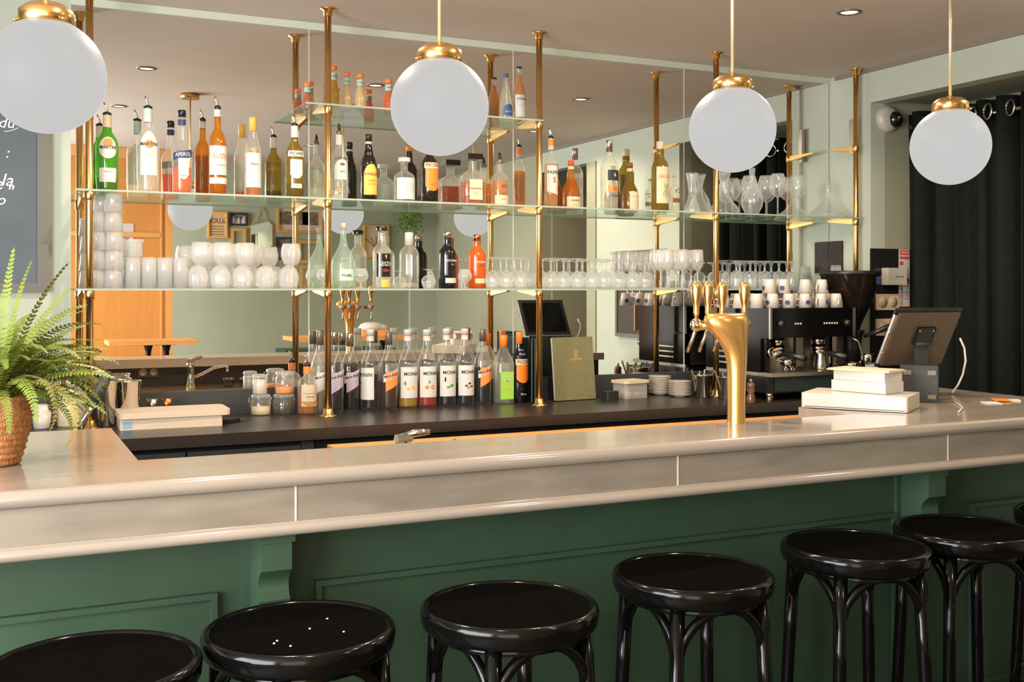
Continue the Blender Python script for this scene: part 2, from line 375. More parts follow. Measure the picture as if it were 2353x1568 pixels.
# ceiling spots
spots = [(3.32, -1.19), (2.01, -1.3), (.74, -1.37), (.73, -2.71), (2.0, -2.7), (3.68, -2.55), (2.37, -4.08)]
sl = ['recessed ceiling spotlight near the window recess, the only one seen directly', 'recessed spotlight over the aisle, seen mirrored beside the juice bottles', 'recessed spotlight over the sink end of the aisle, seen mirrored above the vermouth bottles',
      'recessed spotlight beyond the bar, seen mirrored next to the green bottle', 'recessed spotlight over the stools side, mid room', 'recessed spotlight by the right wall, seen mirrored above the orange-capped whiskey', 'recessed spotlight far back in the room, seen mirrored behind the anise bottle']
for (x, y), t in zip(spots, sl):
    r = thing('ceiling_spotlight', t, 'spotlight', (x, y, H), group='recessed ceiling spotlights')
    MB().lathe([(.052, 0), (.052, -.004), (.04, -.006), (.036, -.002)], 28, close=False).build('rim', M_['spotrim'], r)
    MB().lathe([(.0001, -.002), (.036, -.002)], 24, close=False).build('bulb', M_['spot'], r)
    l = bpy.data.lights.new('spot_light', 'SPOT'); l.energy = (62 if x > 3 else 115 if y > -1.5 else 42); l.color = (1, .84, .66); l.spot_size = radians(158); l.spot_blend = .35; l.shadow_soft_size = .035
    lo = bpy.data.objects.new('spot_light', l); COL.objects.link(lo); lo.location = (0, 0, -.012); lo.parent = r

# globe pendants over the bar
def pendant(x, y, zc, lbl, first=[None]):
    if first[0]:
        return dup(first[0], (x, y, zc), label=lbl)
    r = thing('globe_pendant', lbl, 'pendant lamp', (x, y, zc), group='globe pendants over the bar')
    R = .132
    MB().lathe([(R*sin(t*pi/32), R*cos(t*pi/32)) for t in range(4, 33)], 48, close=False).build('globe', M_['globe'], r)
    MB().lathe([(.060, .112), (.060, .148), (.056, .152), (.046, .160), (.040, .164), (.012, .166), (.009, .172)], 36).build('cap', M_['brass'], r)
    MB().tube([(0, 0, .165), (0, 0, H-zc-.028)], .0052, 12).build('rod', M_['rod'], r)
    MB().lathe([(.055, H-zc-.03), (.055, H-zc)], 32).build('canopy', M_['brasss'], r)
    for a in (0, 120, 240):
        t = radians(a-60); MB().lathe([(.0035, 0), (.005, .006), (.0035, .01)], 8, M=Matrix.Translation((.06*cos(t), .06*sin(t), .124)) @ Matrix.Rotation(t, 4, 'Z') @ Matrix.Rotation(pi/2, 4, 'Y')).build('screw', M_['brass'], r)
    first[0] = r; return r
pl = ['globe pendant at the bar end beside the fern and chalkboard', 'globe pendant over the middle of the bar, second from the fern', 'globe pendant hanging above the gold beer tap tower', 'globe pendant hanging before the dark curtain']
for (gx, t) in zip((.108, 1.08, 2.045, 2.963), pl): pendant(gx, -2.064, EYE+.491, t)

# ------------------------------------------------------------------ front bar
BZ = 1.125; YF = -2.333; YI = -2.01
bar = thing('bar_counter', 'long green panelled bar with a pale polished top and moulded edge', 'bar', (1.2, -2.16, 0))
def L(v): return (v[0]-1.2, v[1]+2.16, v[2])
def lb(mb, a, b): return mb.box(L(a), L(b))
# top: moulded front profile (y, z) swept along x
prof = [(YI, BZ-.055), (YI, BZ-.004), (YI-.004, BZ)]
prof += [(YF+.02, BZ)]
for k in range(0, 9):
    t = radians(90+22.5*k); prof.append((YF+.019+.019*cos(t), BZ-.019+.019*sin(t)))
prof += [(YF+.022, BZ-.040)]
x0, x1 = -1.55, 3.60
mb = MB(); n = len(prof)
vs = [L((x0, y, z)) for y, z in prof]+[L((x1, y, z)) for y, z in prof]
fs = [(i, (i+1) % n, n+(i+1) % n, n+i) for i in range(n)]+[tuple(reversed(range(n))), tuple(range(n, 2*n))]
mb.add(vs, fs, True)
top = mb.build('bar_top', M_['zinc'], bar)
def shade_auto(o, ang=35):
    me = o.data
    import bmesh
    bm = bmesh.new(); bm.from_mesh(me)
    for e in bm.edges:
        if len(e.link_faces) == 2 and e.calc_face_angle(0) > radians(ang): e.smooth = False
    bm.to_mesh(me); bm.free()
shade_auto(top)
# returns at both ends
lb(MB(), (-1.55, YI, BZ-.045), (.315, -1.33, BZ-.0005)).build('bar_top', M_['zinc'], bar)
lb(MB(), (2.56, YI, BZ-.045), (3.02, -1.76, BZ-.0005)).build('bar_top', M_['zinc'], bar)
lb(MB(), (3.02, YI, BZ-.045), (3.60, -1.38, BZ-.0005)).build('bar_top', M_['zinc'], bar)
# fascia board and lower bead
lb(MB(), (x0, YF+.022, BZ-.118), (x1, YF+.06, BZ-.038)).build('fascia', M_['zincf'], bar)
bp = [(YF+.03, BZ-.118), (YF+.016, BZ-.118)]
for k in range(0, 9):
    t = radians(90+22.5*k); bp.append((YF+.014+.014*cos(t), BZ-.134+.014*sin(t)))
bp += [(YF+.12, BZ-.150), (YF+.12, BZ-.118)]
mb = MB(); n = len(bp)
mb.add([L((x0, y, z)) for y, z in bp]+[L((x1, y, z)) for y, z in bp], [(i, (i+1) % n, n+(i+1) % n, n+i) for i in range(n)]+[tuple(reversed(range(n))), tuple(range(n, 2*n))], True)
o = mb.build('lower_bead', M_['zinc'], bar); shade_auto(o)
for px in (685, 1568, 2191):
    xx = X(px, YF); lb(MB(), (xx-.0022, YF+.0205, BZ-.118), (xx+.0022, YF+.024, BZ-.038)).build('joint_strip', M_['zincj'], bar)
# green body
GY = -2.16
body = MB(); lb(body, (x0, GY, 0), (x1, GY+.08, BZ-.118)); body.build('front_panel', M_['green'], bar)
lb(MB(), (x0, GY-.015, 0), (x1, GY, .14)).build('plinth', M_['green'], bar)
def moulding(xa, xb, za, zb):
    m = MB(); t = .014
    for a, b in (((xa, za), (xb, za+t)), ((xa, zb-t), (xb, zb)), ((xa, za+t), (xa+t, zb-t)), ((xb-t, za+t), (xb, zb-t))):
        lb(m, (a[0], GY-.018, a[1]), (b[0], GY, b[1]))
    m.build('panel_moulding', M_['green'], bar)
    m = MB(); lb(m, (xa+.014, GY-.004, za+.014), (xb-.014, GY, zb-.014)); m.build('raised_field', M_['green'], bar)
moulding(X(722, GY), X(2053, GY), .22, .825)
moulding(-1.3, X(497, GY), .22, .825)
moulding(X(2200, GY)+.05, 3.55, .22, .825)
# scrolled corbels
def corbel(xc, lbl=None):
    pts = [(0, 0), (-.125, 0), (-.125, -.085)]
    for k in range(9):
        t = k/8*pi; pts.append((-.125+.028*(k/8)+.014*sin(t*1.0), -.085-.055*k/8))
    pts += [(-.098, -.145), (-.108, -.158), (-.104, -.178), (-.088, -.190), (-.075, -.20), (-.07, -.235), (-.052, -.27), (-.045, -.30), (-.02, -.34), (0, -.36)]
    m = MB(); n = len(pts); hw = .036; zt = BZ-.15
    vs = [L((xc-hw, GY+p[0], zt+p[1])) for p in pts]+[L((xc+hw, GY+p[0], zt+p[1])) for p in pts]
    m.add(vs, [tuple(range(n)), tuple(reversed(range(n, 2*n)))]+[(i, n+i, n+(i+1) % n, (i+1) % n) for i in range(n)])
    lb(m, (xc-hw-.006, GY-.132, zt-.02), (xc+hw+.006, GY, zt))
    lb(m, (xc-hw-.02, GY-.012, 0.14), (xc+hw+.02, GY, zt))
    m.build('corbel', M_['green'], bar)
corbel(X(632, GY-.11)); corbel(X(2128, GY-.08)); corbel(-.95)
# inner side: black panel, sink worktop
lb(MB(), (.315, -2.04, .10), (2.60, -2.03, BZ-.055)).build('inner_panel', M_['blackpl'], bar)
lb(MB(), (-1.5, GY+.08, .0), (.29, -1.40, BZ-.046)).build('end_cabinet', M_['blackcab'], bar)
lb(MB(), (3.04, GY+.08, .0), (3.58, -1.42, BZ-.046)).build('end_cabinet', M_['blackcab'], bar)
sk = thing('sink_unit', 'steel drainer worktop on a low unit along the inner side of the bar', 'sink', (1.4, -1.75, 0))
MB().box((-1.07, -.27, .05), (1.18, .26, .945)).build('cabinet', M_['blackcab'], sk)
MB().box((-1.07, -.275, .945), (1.18, .28, .960)).build('drainer', mat('steel_wood_reflection', rgb(226, 186, 140), .22, metal=1, bump=.2, bscale=12), sk)  # tan tone puts the reflected wood into the steel colour
fa = thing('mixer_tap', 'chrome mixer tap with a long low spout behind the bar top', 'tap', (1.05, -1.86, .96))
MB().lathe([(.030, 0), (.030, .01), (.024, .02), (.023, .10), (.026, .13), (.022, .145)], 20).build('body', M_['chrome'], fa)
MB().tube([(0, .0, .05), (.06, .02, .075), (.13, .05, .115), (.19, .07, .125), (.20, .075, .12), (.202, .076, .09)], .0095, 10).build('spout', M_['chrome'], fa)
MB().add([(-.022,-.02,.148),(.022,-.02,.148),(.022,.02,.148),(-.022,.02,.148),(-.02,-.018,.165),(.02,-.018,.170),(.02,.018,.170),(-.02,.018,.165)], [(0,3,2,1),(4,5,6,7),(0,1,5,4),(1,2,6,5),(2,3,7,6),(3,0,4,7)]).tube([(0, 0, .155), (.03, -.01, .17), (.07, -.03, .174)], [.014, .012, .008], 10).build('lever', M_['chrome'], fa)
for k, (sx, nm) in enumerate(((.80, 'grey double wall socket set in the black inner bar panel, nearer the fern'), (.86, 'grey double wall socket set in the black inner bar panel, nearer the tap'))):
    s = thing('wall_socket', nm, 'socket', (sx, -2.028, 1.045))
    MB().rbox((-.028, -.002, -.03), (.028, .004, .03), .001).build('plate', M_['blackcab'], s)
    MB().lathe([(.0001, 0), (.022, 0), (.022, .003), (.019, .003), (.017, .0005), (.0001, .0005)], 24, M=Matrix.Translation((0, .007, 0)) @ Matrix.Rotation(-pi/2, 4, 'X')).build('outlet', M_['spotrim'], s)
for k, (sx, nm) in enumerate(((1.26, 'small black pot on the drainer under the tap spout'), (1.36, 'small black pot on the drainer farther from the tap'))):
    o = MB().lathe([(.024, 0), (.034, .03), (.034, .05), (.031, .05), (.022, .004)], 20).build('black_pot', M_['blackpl'], None, (sx, -1.8, .961)); tag(o, nm, 'pot', 'black pots on the drainer')

# ------------------------------------------------------------------ back counter
bc = thing('back_counter', 'long black speckled worktop along the mirrored wall', 'counter', (2.2, -.32, 0))
def B(v): return (v[0]-2.2, v[1]+.32, v[2])
def bb(mb, a, b): return mb.box(B(a), B(b))
bb(MB(), (-1.9, -.65, .955), (XR-.002, -.002, 1.0)).build('worktop', M_['blacktop'], bc)
struct('trim_6', MB().box((-1.9, -.02, 1.0), (XR, -.001, 1.105)), M_['blackcab'])
bb(MB(), (-1.9, -.60, 0), (XR-.002, -.002, .955)).build('carcass', M_['blackmt'], bc)
xc = [.35, X(428, -.62), X(692, -.62), X(720, -.62)]
for a, b2 in ((.35, xc[1]-.004), (xc[1]+.004, xc[2]-.003)):
    bb(MB(), (a, -.625, .1), (b2, -.60, .935)).build('cabinet_door', M_['blackcab'], bc)
bb(MB(), (xc[2], -.625, .1), (xc[3], -.60, .95)).build('side_post', M_['blackcab'], bc)
o = MB().box((xc[3]+.01, -1.12, .925), (X(1905, -.8), -.78, .953)).build('wooden_board', M_['woodor']); tag(o, 'long wooden board beneath the black worktop along the aisle', 'board')
o = MB().box((xc[3]+.03, -1.09, .0), (X(1900, -.8), -.80, .925)).build('fridge_unit', M_['blackmt']); tag(o, 'low black fridge unit under the long wooden board', 'fridge')

# ------------------------------------------------------------------ brass posts with brackets, glass shelves
Z2 = 1.928; Z1 = EYE+.003; Z3 = 2.327; PY = -.28
PX = [X(205.5, PY), X(753.5, PY), X(1239, PY), X(1645.5, PY), X(1967, PY)]
def post(x, levels, lbl):
    r = thing('shelf_post', lbl, 'post', (x, PY, 1.0), group='brass shelf posts')
    m = MB().tube([(0, 0, .004), (0, 0, H-1.0-.004)], .0145, 20)
    m.build('pole', M_['brass'], r)
    MB().lathe([(.036, 0), (.036, .003), (.022, .008), (.019, .03), (.0145, .034)], 28).build('base_flange', M_['brass'], r)
    hh = H-1.0
    MB().lathe([(.0145, hh-.034), (.019, hh-.03), (.020, hh-.012), (.036, hh-.005), (.036, hh)], 28).build('ceiling_flange', M_['brass'], r)
    for lz in levels:
        z = lz-1.0-.008
        m = MB().lathe([(.0165, z-.035), (.0185, z-.033), (.0185, z+.004), (.0165, z+.006)], 20)
        # tapering bracket arm running back towards the wall
        for s in (-1,):
            vs = [(-.009, .015, z-.028), (.009, .015, z-.028), (.009, .205, z-.007), (-.009, .205, z-.007), (-.009, .015, z), (.009, .015, z), (.009, .22, z), (-.009, .22, z)]
            m.add(vs, [(0,3,2,1),(4,5,6,7),(0,1,5,4),(1,2,6,5),(2,3,7,6),(3,0,4,7)])
        m.build('shelf_bracket', M_['brass'], r)
    return r
pn = ['brass shelf post nearest the fern', 'brass shelf post standing between the two jar-and-syrup bays, first to reach the ceiling in view', 'brass shelf post standing beside the green menu folder',
      'brass shelf post standing behind the beer tap tower', 'brass shelf post near the corner, beside the dome camera recess']
for i in range(5):
    post(PX[i], [Z1, Z2] + ([Z3] if i > 0 else []) if i != 4 else [Z2, Z3], pn[i])
def shelf(x0, x1, z, lbl, y0=-.30, y1=-.025):
    r = thing('glass_shelf', lbl, 'shelf', ((x0+x1)/2, 0, z), group='glass shelves on the brass posts')
    w = (x1-x0)/2
    MB().box((-w, y0+.001, -.008), (w, y1, 0)).build('shelf_pane', M_['shelfglass'], r)
    MB().box((-w, y0, -.0078), (w, y0+.001, -.0002)).build('polished_edge', M_['shelfedge'], r)
shelf(PX[0]-.05, XR-.03, Z2, 'long upper glass shelf carrying the row of spirit bottles')
shelf(PX[0]-.05, PX[3]+.72, Z1, 'long middle glass shelf at eye level, crowded with glassware')
shelf(PX[1]-.10, PX[2]+.012, Z3, 'short topmost glass shelf with the little juice bottles')
o = MB().box((XR-.035, -.235, 2.28), (XR-.005, -.20, 2.47)).build('door_chime', M_['steel']); tag(o, 'slim grey box fixed high on the wall behind the corner post', 'wall box')
# ------------------------------------------------------------------ bottles
PR = {
 'liter': [(.86,0),(1,.012),(1,.56),(.98,.60),(.90,.65),(.70,.70),(.46,.745),(.38,.78),(.36,.88),(.36,1)],
 'vermouth': [(.84,0),(.92,.012),(.94,.10),(1,.22),(1,.56),(.97,.62),(.84,.68),(.56,.745),(.42,.78),(.38,.84),(.37,1)],
 'aperol': [(.80,0),(.92,.012),(.94,.20),(1,.45),(.99,.52),(.88,.57),(.62,.62),(.46,.66),(.40,.74),(.37,.88),(.37,1)],
 'slope': [(.88,0),(1,.012),(1,.56),(.97,.60),(.80,.68),(.55,.76),(.44,.82),(.42,.90),(.42,1)],
 'syrup': [(.90,0),(.97,.01),(1,.03),(1,.50),(.985,.535),(.99,.56),(1,.58),(.97,.605),(.78,.66),(.58,.72),(.44,.79),(.38,.86),(.37,1)],
 'brizard': [(.86,0),(.90,.02),(1,.30),(1,.54),(.96,.59),(.74,.66),(.52,.73),(.40,.80),(.36,.88),(.36,1)],
 'coffee': [(.86,0),(1,.012),(1,.52),(.96,.58),(.80,.65),(.58,.71),(.60,.73),(.50,.77),(.42,.84),(.38,.92),(.38,1)],
 'squat': [(.90,0),(1,.015),(1,.58),(.97,.64),(.82,.70),(.48,.75),(.34,.78),(.33,.9),(.33,.93),(.37,.94),(.37,1)],
 'cognac': [(.86,0),(1,.015),(1,.32),(.97,.40),(.86,.47),(.66,.54),(.48,.62),(.36,.72),(.33,.85),(.33,1)],
 'vodka': [(.90,0),(1,.012),(1,.60),(.94,.66),(.74,.71),(.46,.76),(.36,.80),(.34,.9),(.34,1)],
 'bulge': [(.88,0),(1,.012),(1,.60),(.98,.64),(.84,.70),(.52,.76),(.42,.80),(.46,.86),(.40,.94),(.40,1)],
 'gin': [(.92,0),(1,.01),(1,.60),(.96,.655),(.80,.71),(.50,.755),(.40,.79),(.38,.9),(.40,1)],
 'pear': [(.82,0),(1,.05),(1,.38),(.92,.46),(.70,.54),(.44,.63),(.28,.72),(.22,.80),(.22,1)],
 'fruit': [(.80,0),(.95,.03),(1,.12),(1,.28),(.96,.40),(.82,.50),(.62,.60),(.54,.70),(.53,.80),(.56,.84),(.50,.86),(.50,1)],
 'cone': [(.86,0),(1,.02),(1,.32),(.92,.42),(.70,.58),(.48,.74),(.36,.86),(.34,1)],
 'beer': [(.90,0),(1,.015),(1,.56),(.94,.62),(.72,.69),(.50,.74),(.44,.84),(.38,.96),(.42,.965),(.42,1)],
}
def interp(p, z):
    for i in range(len(p)-1):
        if p[i][1] <= z <= p[i+1][1]:
            t = (z-p[i][1])/max(1e-6, p[i+1][1]-p[i][1]); return p[i][0]+(p[i+1][0]-p[i][0])*t
    return p[-1][0]
def refine(prof):
    out = []
    for i in range(len(prof)-1):
        a, b = prof[i], prof[i+1]; out.append(a)
        if b[1]-a[1] > .03: out.append(((a[0]+b[0])/2, (a[1]+b[1])/2))
    out.append(prof[-1]); return out
def patch(R, z0, z1, a0, a1, mb=None, seg=14, shape='rect', slope=0., prof=None, H=1, W=1):
    """a curved label; angle 0 faces the bar"""
    mb = mb or MB(); vs = []; rows = 1 if prof is None else 6
    for j in range(rows+1):
        for i in range(seg+1):
            u = i/seg; a = a0+(a1-a0)*u; lo, hi = z0, z1
            if shape == 'arch': hi = z1-(z1-z0)*.30*(2*abs(u-.5))**2.6
            if shape == 'shield': lo = z0+(z1-z0)*.22*(2*abs(u-.5))**2.2
            if shape == 'disc':
                q = sqrt(max(0, 1-(2*u-1)**2)); c_ = (z0+z1)/2; h_ = (z1-z0)/2; lo, hi = c_-h_*q, c_+h_*q
            if shape == 'slant': lo += slope*(u-.5); hi += slope*(u-.5)
            if shape == 'slantlow': lo += slope*(u-.5)
            z = lo+(hi-lo)*j/rows
            r = R if prof is None else interp(prof, min(1, z/H))*W/2+.0009
            vs.append((r*sin(a), -r*cos(a), z))
    n = seg+1
    return mb.add(vs, [(j*n+i, j*n+i+1, (j+1)*n+i+1, (j+1)*n+i) for j in range(rows) for i in range(seg)], True)
def square_lathe(mb, prof, W, Hh, D=None, r=.2, seg=4):
    """rounded-square bottle body; necks are round"""
    n = 4*(seg+1); vs = []
    D = D or W
    for rr, z in prof:
        sq = min(1, max(0, (rr-.45)/.4)); k = 0
        for q in range(4):
            for s in range(seg+1):
                t = radians(45+90*q-45+90*s/seg)
                c, s_ = cos(t), sin(t)
                e = 2+6*sq
                d = (abs(c)**e+abs(s_)**e)**(-1/e)
                rad = rr*W/2*d if rr > .45 else rr*W/2
                rx = rad*c; ry = rad*s_*(D/W if rr > .45 else 1)
                vs.append((rx, ry, z*Hh))
    fs = []
    for i in range(len(prof)-1):
        for k in range(n): fs.append((i*n+k, i*n+(k+1) % n, (i+1)*n+(k+1) % n, (i+1)*n+k))
    fs.append(tuple(reversed(range(n)))); fs.append(tuple((len(prof)-1)*n+k for k in range(n)))
    return mb.add(vs, fs, True)

def bottle(lbl, loc, Wb, Hb, prof, gm, liq=None, fill=.5, caps=None, labels=(), texts=(), group=None, square=False, depth=None, cat='bottle', name='spirit_bottle', rz=0, rings=None):
    """Hb = glass height. caps: list of (kind, material). labels: (z0,z1,halfangle,material,shape,phi0,slope). texts: (txt,size,z,mat,phi0,slope,arch,bold,sx)"""
    r = thing(name, lbl, cat, loc, rz, group)
    p = refine(PR[prof]); R = Wb/2
    m = MB()
    if square: square_lathe(m, p, Wb, Hb, depth)
    else: m.lathe([(a*R, z*Hb) for a, z in p], 28)
    m.build('glass_body', M_['bglassd' if gm == 'bglass' and liq in ('l_dark', 'l_brown', 'l_red', 'l_yel') else gm], r)
    if liq:
        zz = [z for z in (0.02, .05, .15, .25, .35, .45, .52, .56, .6, .64, .68, .72, .76, .8, .86, .92) if z < fill]+[fill]
        lp = [(interp(p, z)*.93, z) for z in zz]
        m = MB()
        if square: square_lathe(m, [(a, z) for a, z in lp], Wb*.96, Hb, (depth or Wb)*.94)
        else: m.lathe([(a*R, z*Hb) for a, z in lp], 24)
        m.build('liquid', M_[liq], r)
    nr = p[-1][0]*R
    for kind, cm in (caps or ()):
        m = MB()
        if kind == 'pourer':      # collar cone + thin angled metal spout
            m.lathe([(nr*.95, Hb-.012), (nr*1.08, Hb-.002), (nr*1.08, Hb+.004), (nr*.7, Hb+.008), (nr*.4, Hb+.010)], 16); m.build('stopper', M_['blackpl'], r)
            a = .25; m = MB().tube([(0, 0, Hb+.006), (-.001, 0, Hb+.018), (-.006, 0, Hb+.034), (-.012, 0, Hb+.046)], [.0052, .0046, .004, .0036], 10); m.build('pourer', M_[cm], r)
        elif kind == 'leaf':      # dark plastic pourer
            m.lathe([(nr*1.0, Hb-.006), (nr*1.05, Hb), (nr*.95, Hb+.012), (nr*.6, Hb+.016)], 14); m.build('stopper', M_['spotrim'], r)
            MB().lathe([(nr*.3, Hb+.014), (nr*.62, Hb+.022), (nr*.5, Hb+.034), (nr*.12, Hb+.046)], 10).build('pourer', M_[cm], r)
        elif kind == 'cap':
            m.lathe([(nr*1.08, Hb-.022), (nr*1.10, Hb-.004), (nr*1.06, Hb+.004), (nr*.9, Hb+.006)], 20); m.build('cap', M_[cm], r)
        elif kind == 'longcap':
            m.lathe([(nr*1.07, Hb-.055), (nr*1.09, Hb), (nr*1.0, Hb+.003)], 20); m.build('cap', M_[cm], r)
        elif kind == 'foil':      # neck sleeve
            m.lathe([(interp(p, .84)*R*1.05, Hb*.83), (nr*1.05, Hb*.90), (nr*1.05, Hb-.004)], 20, close=False); m.build('neck_sleeve', M_[cm], r)
        elif kind == 'band':
            m.lathe([(nr*1.07, Hb*.84), (nr*1.06, Hb*.905)], 20, close=False); m.build('neck_band', M_[cm], r)
        elif kind == 'midband':
            m.lathe([(nr*1.12, Hb-.038), (nr*1.10, Hb-.008)], 20, close=False); m.build('neck_band', M_[cm], r)
        elif kind == 'squarecap':
            m.rbox((-nr*1.9, -nr*1.9, Hb), (nr*1.9, nr*1.9, Hb+.026), .004); m.build('cap', M_[cm], r)
        elif kind == 'disccap':
            m.lathe([(nr*1.55, Hb-.002), (nr*1.6, Hb), (nr*1.6, Hb+.016), (nr*1.5, Hb+.018)], 24); m.build('cap', M_[cm], r)
        elif kind == 'crown':
            m.lathe([(nr*1.15, Hb-.006), (nr*1.2, Hb-.002), (nr*1.0, Hb+.004), (nr*.6, Hb+.005)], 20); m.build('cap', M_[cm], r)
        elif kind == 'fruitcap':
            m.lathe([(nr*1.12, Hb-.012), (nr*1.18, Hb-.010), (nr*1.18, Hb+.002), (nr*1.0, Hb+.005)], 20); m.build('cap', M_[cm], r)
        elif kind == 'syrupcap':
            m.lathe([(nr*1.10, Hb-.050), (nr*1.10, Hb-.026)], 20, close=False); m.lathe([(nr*1.13, Hb-.024), (nr*1.13, Hb), (nr*1.05, Hb+.003)], 20)
            o = m.build('cap', M_[cm], r)
            MB().lathe([(nr*1.115, Hb-.0262), (nr*1.115, Hb-.0238)], 20, close=False).lathe([(nr*1.105, Hb-.050), (nr*1.105, Hb-.0485)], 20, close=False).build('seal_ring', M_['inkred'], o)
    labs = []
    for lab_ in labels:
        z0, z1, ha, lm, shape, phi, sl = (list(lab_)+['rect', 0, 0])[:7] if len(lab_) < 7 else lab_
        if square:
            y = -(depth or Wb)/2*.999-.001; hw = Wb/2*ha
            m = MB().box((-hw+phi, y-.0008, z0*Hb), (hw+phi, y, z1*Hb))
        else: m = patch(R+.0009, z0*Hb, z1*Hb, phi-ha, phi+ha, shape=shape, slope=sl*Hb, prof=p, H=Hb, W=Wb)
        o = m.build('label', M_[lm], r); labs.append(o)
    for tx in texts:
        txt, size, z, tm, phi, sl, arch, bold, sx = (list(tx)+[0, 0, 0, False, 1][len(tx)-4:])[:9]
        m = MB(); size *= Hb
        if square:
            y = -(depth or Wb)/2-.0032
            text_flat(m, txt, size, Matrix.Translation((phi, y, z*Hb)) @ Matrix.Rotation(pi/2, 4, 'X'), bold, 0, sx)
        else: text_round(m, txt, size, interp(p, min(1, z))*R+.0030, z*Hb, phi, bold, sx, 0, sl, arch)
        m.build('lettering', M_[tm], labs[0] if labs else r)
    return r
def motif(r, phi, z, R, rad, mt, kind='disc', squash=1.):
    m = patch(R+.0014, z-rad*squash, z+rad*squash, phi-rad/R, phi+rad/R, shape='disc', seg=12)
    par = [c for c in r.children if c.name.startswith('label')]
    return m.build('emblem', M_[mt], par[0] if par else r)
def upper(px, top, wpx, Y=-.17, zs=Z2, extra=.052):
    """pixel column, top of the bottle (without pourer), width -> location, width, glass height"""
    d = dep(px, Y); return (X(px, Y), Y, zs+.0002), Wd(wpx, px, Y)*.955, (Z(px, top, Y)-zs)

# ---- upper shelf row
loc, W_, H_ = upper(246, 263, 56)
b_ = bottle('green glass vermouth bottle with round white label and dark base, first on the upper shelf', loc, W_, H_, 'vermouth', 'ggreen', 'l_dark', .17, [('foil', 'cream'), ('pourer', 'chrome')],
       [(.42, .70, .85, 'labelw', 'disc', 0, 0), (.12, .30, .8, 'labelw', 'rect', 0, 0)], [('MARTINI', .062, .56, 'ink', 0, 0, 0, True, .92), ('EXTRA DRY', .02, .25, 'ink')])
loc, W_, H_ = upper(340, 248, 56, -.19)
bottle('clear glass vermouth bottle with round white label, beside the green one', loc, W_, H_, 'vermouth', 'bglass', 'l_clear', .40, [('foil', 'mint'), ('pourer', 'chrome')],
       [(.20, .72, .8, 'labelw', 'arch', 0, 0)], [('MARTINI', .060, .56, 'ink', 0, 0, 0, True, .92), ('BIANCO', .024, .44, 'inkgold')])
for c in [o for o in bpy.data.objects if o.get('category') == 'bottle']:
    R = (W_/2); motif(c, 0, .56*H_, R*1.0, .017, 'inkor')
    # bring lettering in front of the emblem
loc, W_, H_ = upper(418, 257, 50, -.165)
bottle('clear bottle half full of bright orange aperitif with a navy band label', loc, W_, H_, 'aperol', 'bglass', 'l_orange', .33, [('cap', 'blackpl'), ('band', 'inkblue')],
       [(.43, .52, 1.1, 'inkblue', 'slant', 0, .05), (.18, .43, .55, 'labelw', 'shield', .05, 0)], [('APEROL', .062, .475, 'labelw', 0, .08, 0, True, .9), ('APERITIVO', .018, .22, 'ink', .05)])
loc, W_, H_ = upper(500, 248, 43, -.185)
bottle('tall amber bottle with big white label and orange lettering', loc, W_, H_, 'liter', 'gamber', 'l_amber', .56, [('midband', 'labelw'), ('pourer', 'chrome')],
       [(.23, .56, 1.2, 'labelw'), (.13, .20, 1.2, 'labelw')], [('SUZE', .075, .44, 'inkor', .1, 0, 0, True, 1), ('L\'ORIGINALE', .022, .34, 'inkbr', .1)])
loc, W_, H_ = upper(581, 272, 40, -.12)
bottle('clear wine-style aperitif bottle with tall gold capsule and cream label', loc, W_, H_, 'slope', 'bglass', 'l_amber', .13, [('longcap', 'yell')],
       [(.13, .56, 1.15, 'labelw')], [('LILLET', .062, .60, 'inkor', 0, 0, 0, True, 1), ('Blanc', .05, .42, 'inkbr', 0), ('_____', .04, .36, 'inkred', .1)])
loc, W_, H_ = upper(677, 288, 46, -.2)
bottle('olive-gold anise bottle with navy bordered name plate and white label', loc, W_, H_, 'liter', 'golive', 'l_brown', .20, [('foil', 'labelw'), ('pourer', 'chrome')],
       [(.56, .64, 1.0, 'labelw'), (.26, .52, .7, 'labelw', 'shield', 0, 0), (.13, .19, .6, 'labelw')], [('RICARD', .062, .60, 'inkblue', 0, 0, 0, True, .9), ('PASTIS', .024, .44, 'inkor'), ('45', .03, .16, 'ink')])
loc, W_, H_ = upper(779, 308, 43, -.19)
zb = bottle('clear vodka bottle with dark pourer and a small brown bison drawing', loc, W_, H_, 'vodka', 'bglass', 'l_clear', .5, [('foil', 'labelw'), ('leaf', 'blackpl')],
       [(.30, .60, .9, 'mint', 'arch', .1, 0)], [('ZUBROWKA', .05, .62, 'ink', .1, 0, 3, True, .85), ('BISON', .03, .42, 'ink', .1), ('_____', .04, .19, 'inkbr', .1)])
motif(zb, .1, .53*H_, W_/2, .012, 'inkbr', squash=.5)
loc, W_, H_ = upper(847, 312, 40, -.15)
bottle('dark coffee liqueur bottle with arched yellow label and black cap', loc, W_, H_, 'coffee', 'gdark', None, 0, [('cap', 'blackpl'), ('band', 'cream')],
       [(.10, .56, .95, 'yell', 'arch', .05, 0)], [('KAHLUA', .062, .41, 'inkbr', .05, 0, 0, True, .95), ('COFFEE', .036, .31, 'inkbr', .05), ('LIQUEUR', .032, .26, 'inkbr', .05), ('____', .05, .13, 'inkred', .4, 0, 0, True, 1)])
loc, W_, H_ = upper(929, 372, 51, -.15)
bottle('squat clear bottle with pale mint label of thin black lines and white stopper', loc, W_, H_, 'squat', 'bglass', None, 0, [('disccap', 'whitepl')],
       [(.08, .60, 1.1, 'mint')], [('_________', .07, .33+k*.055, 'ink', .25, 0, 0, False, .9) for k in range(4)])
loc, W_, H_ = upper(987, 322, 42, -.14)
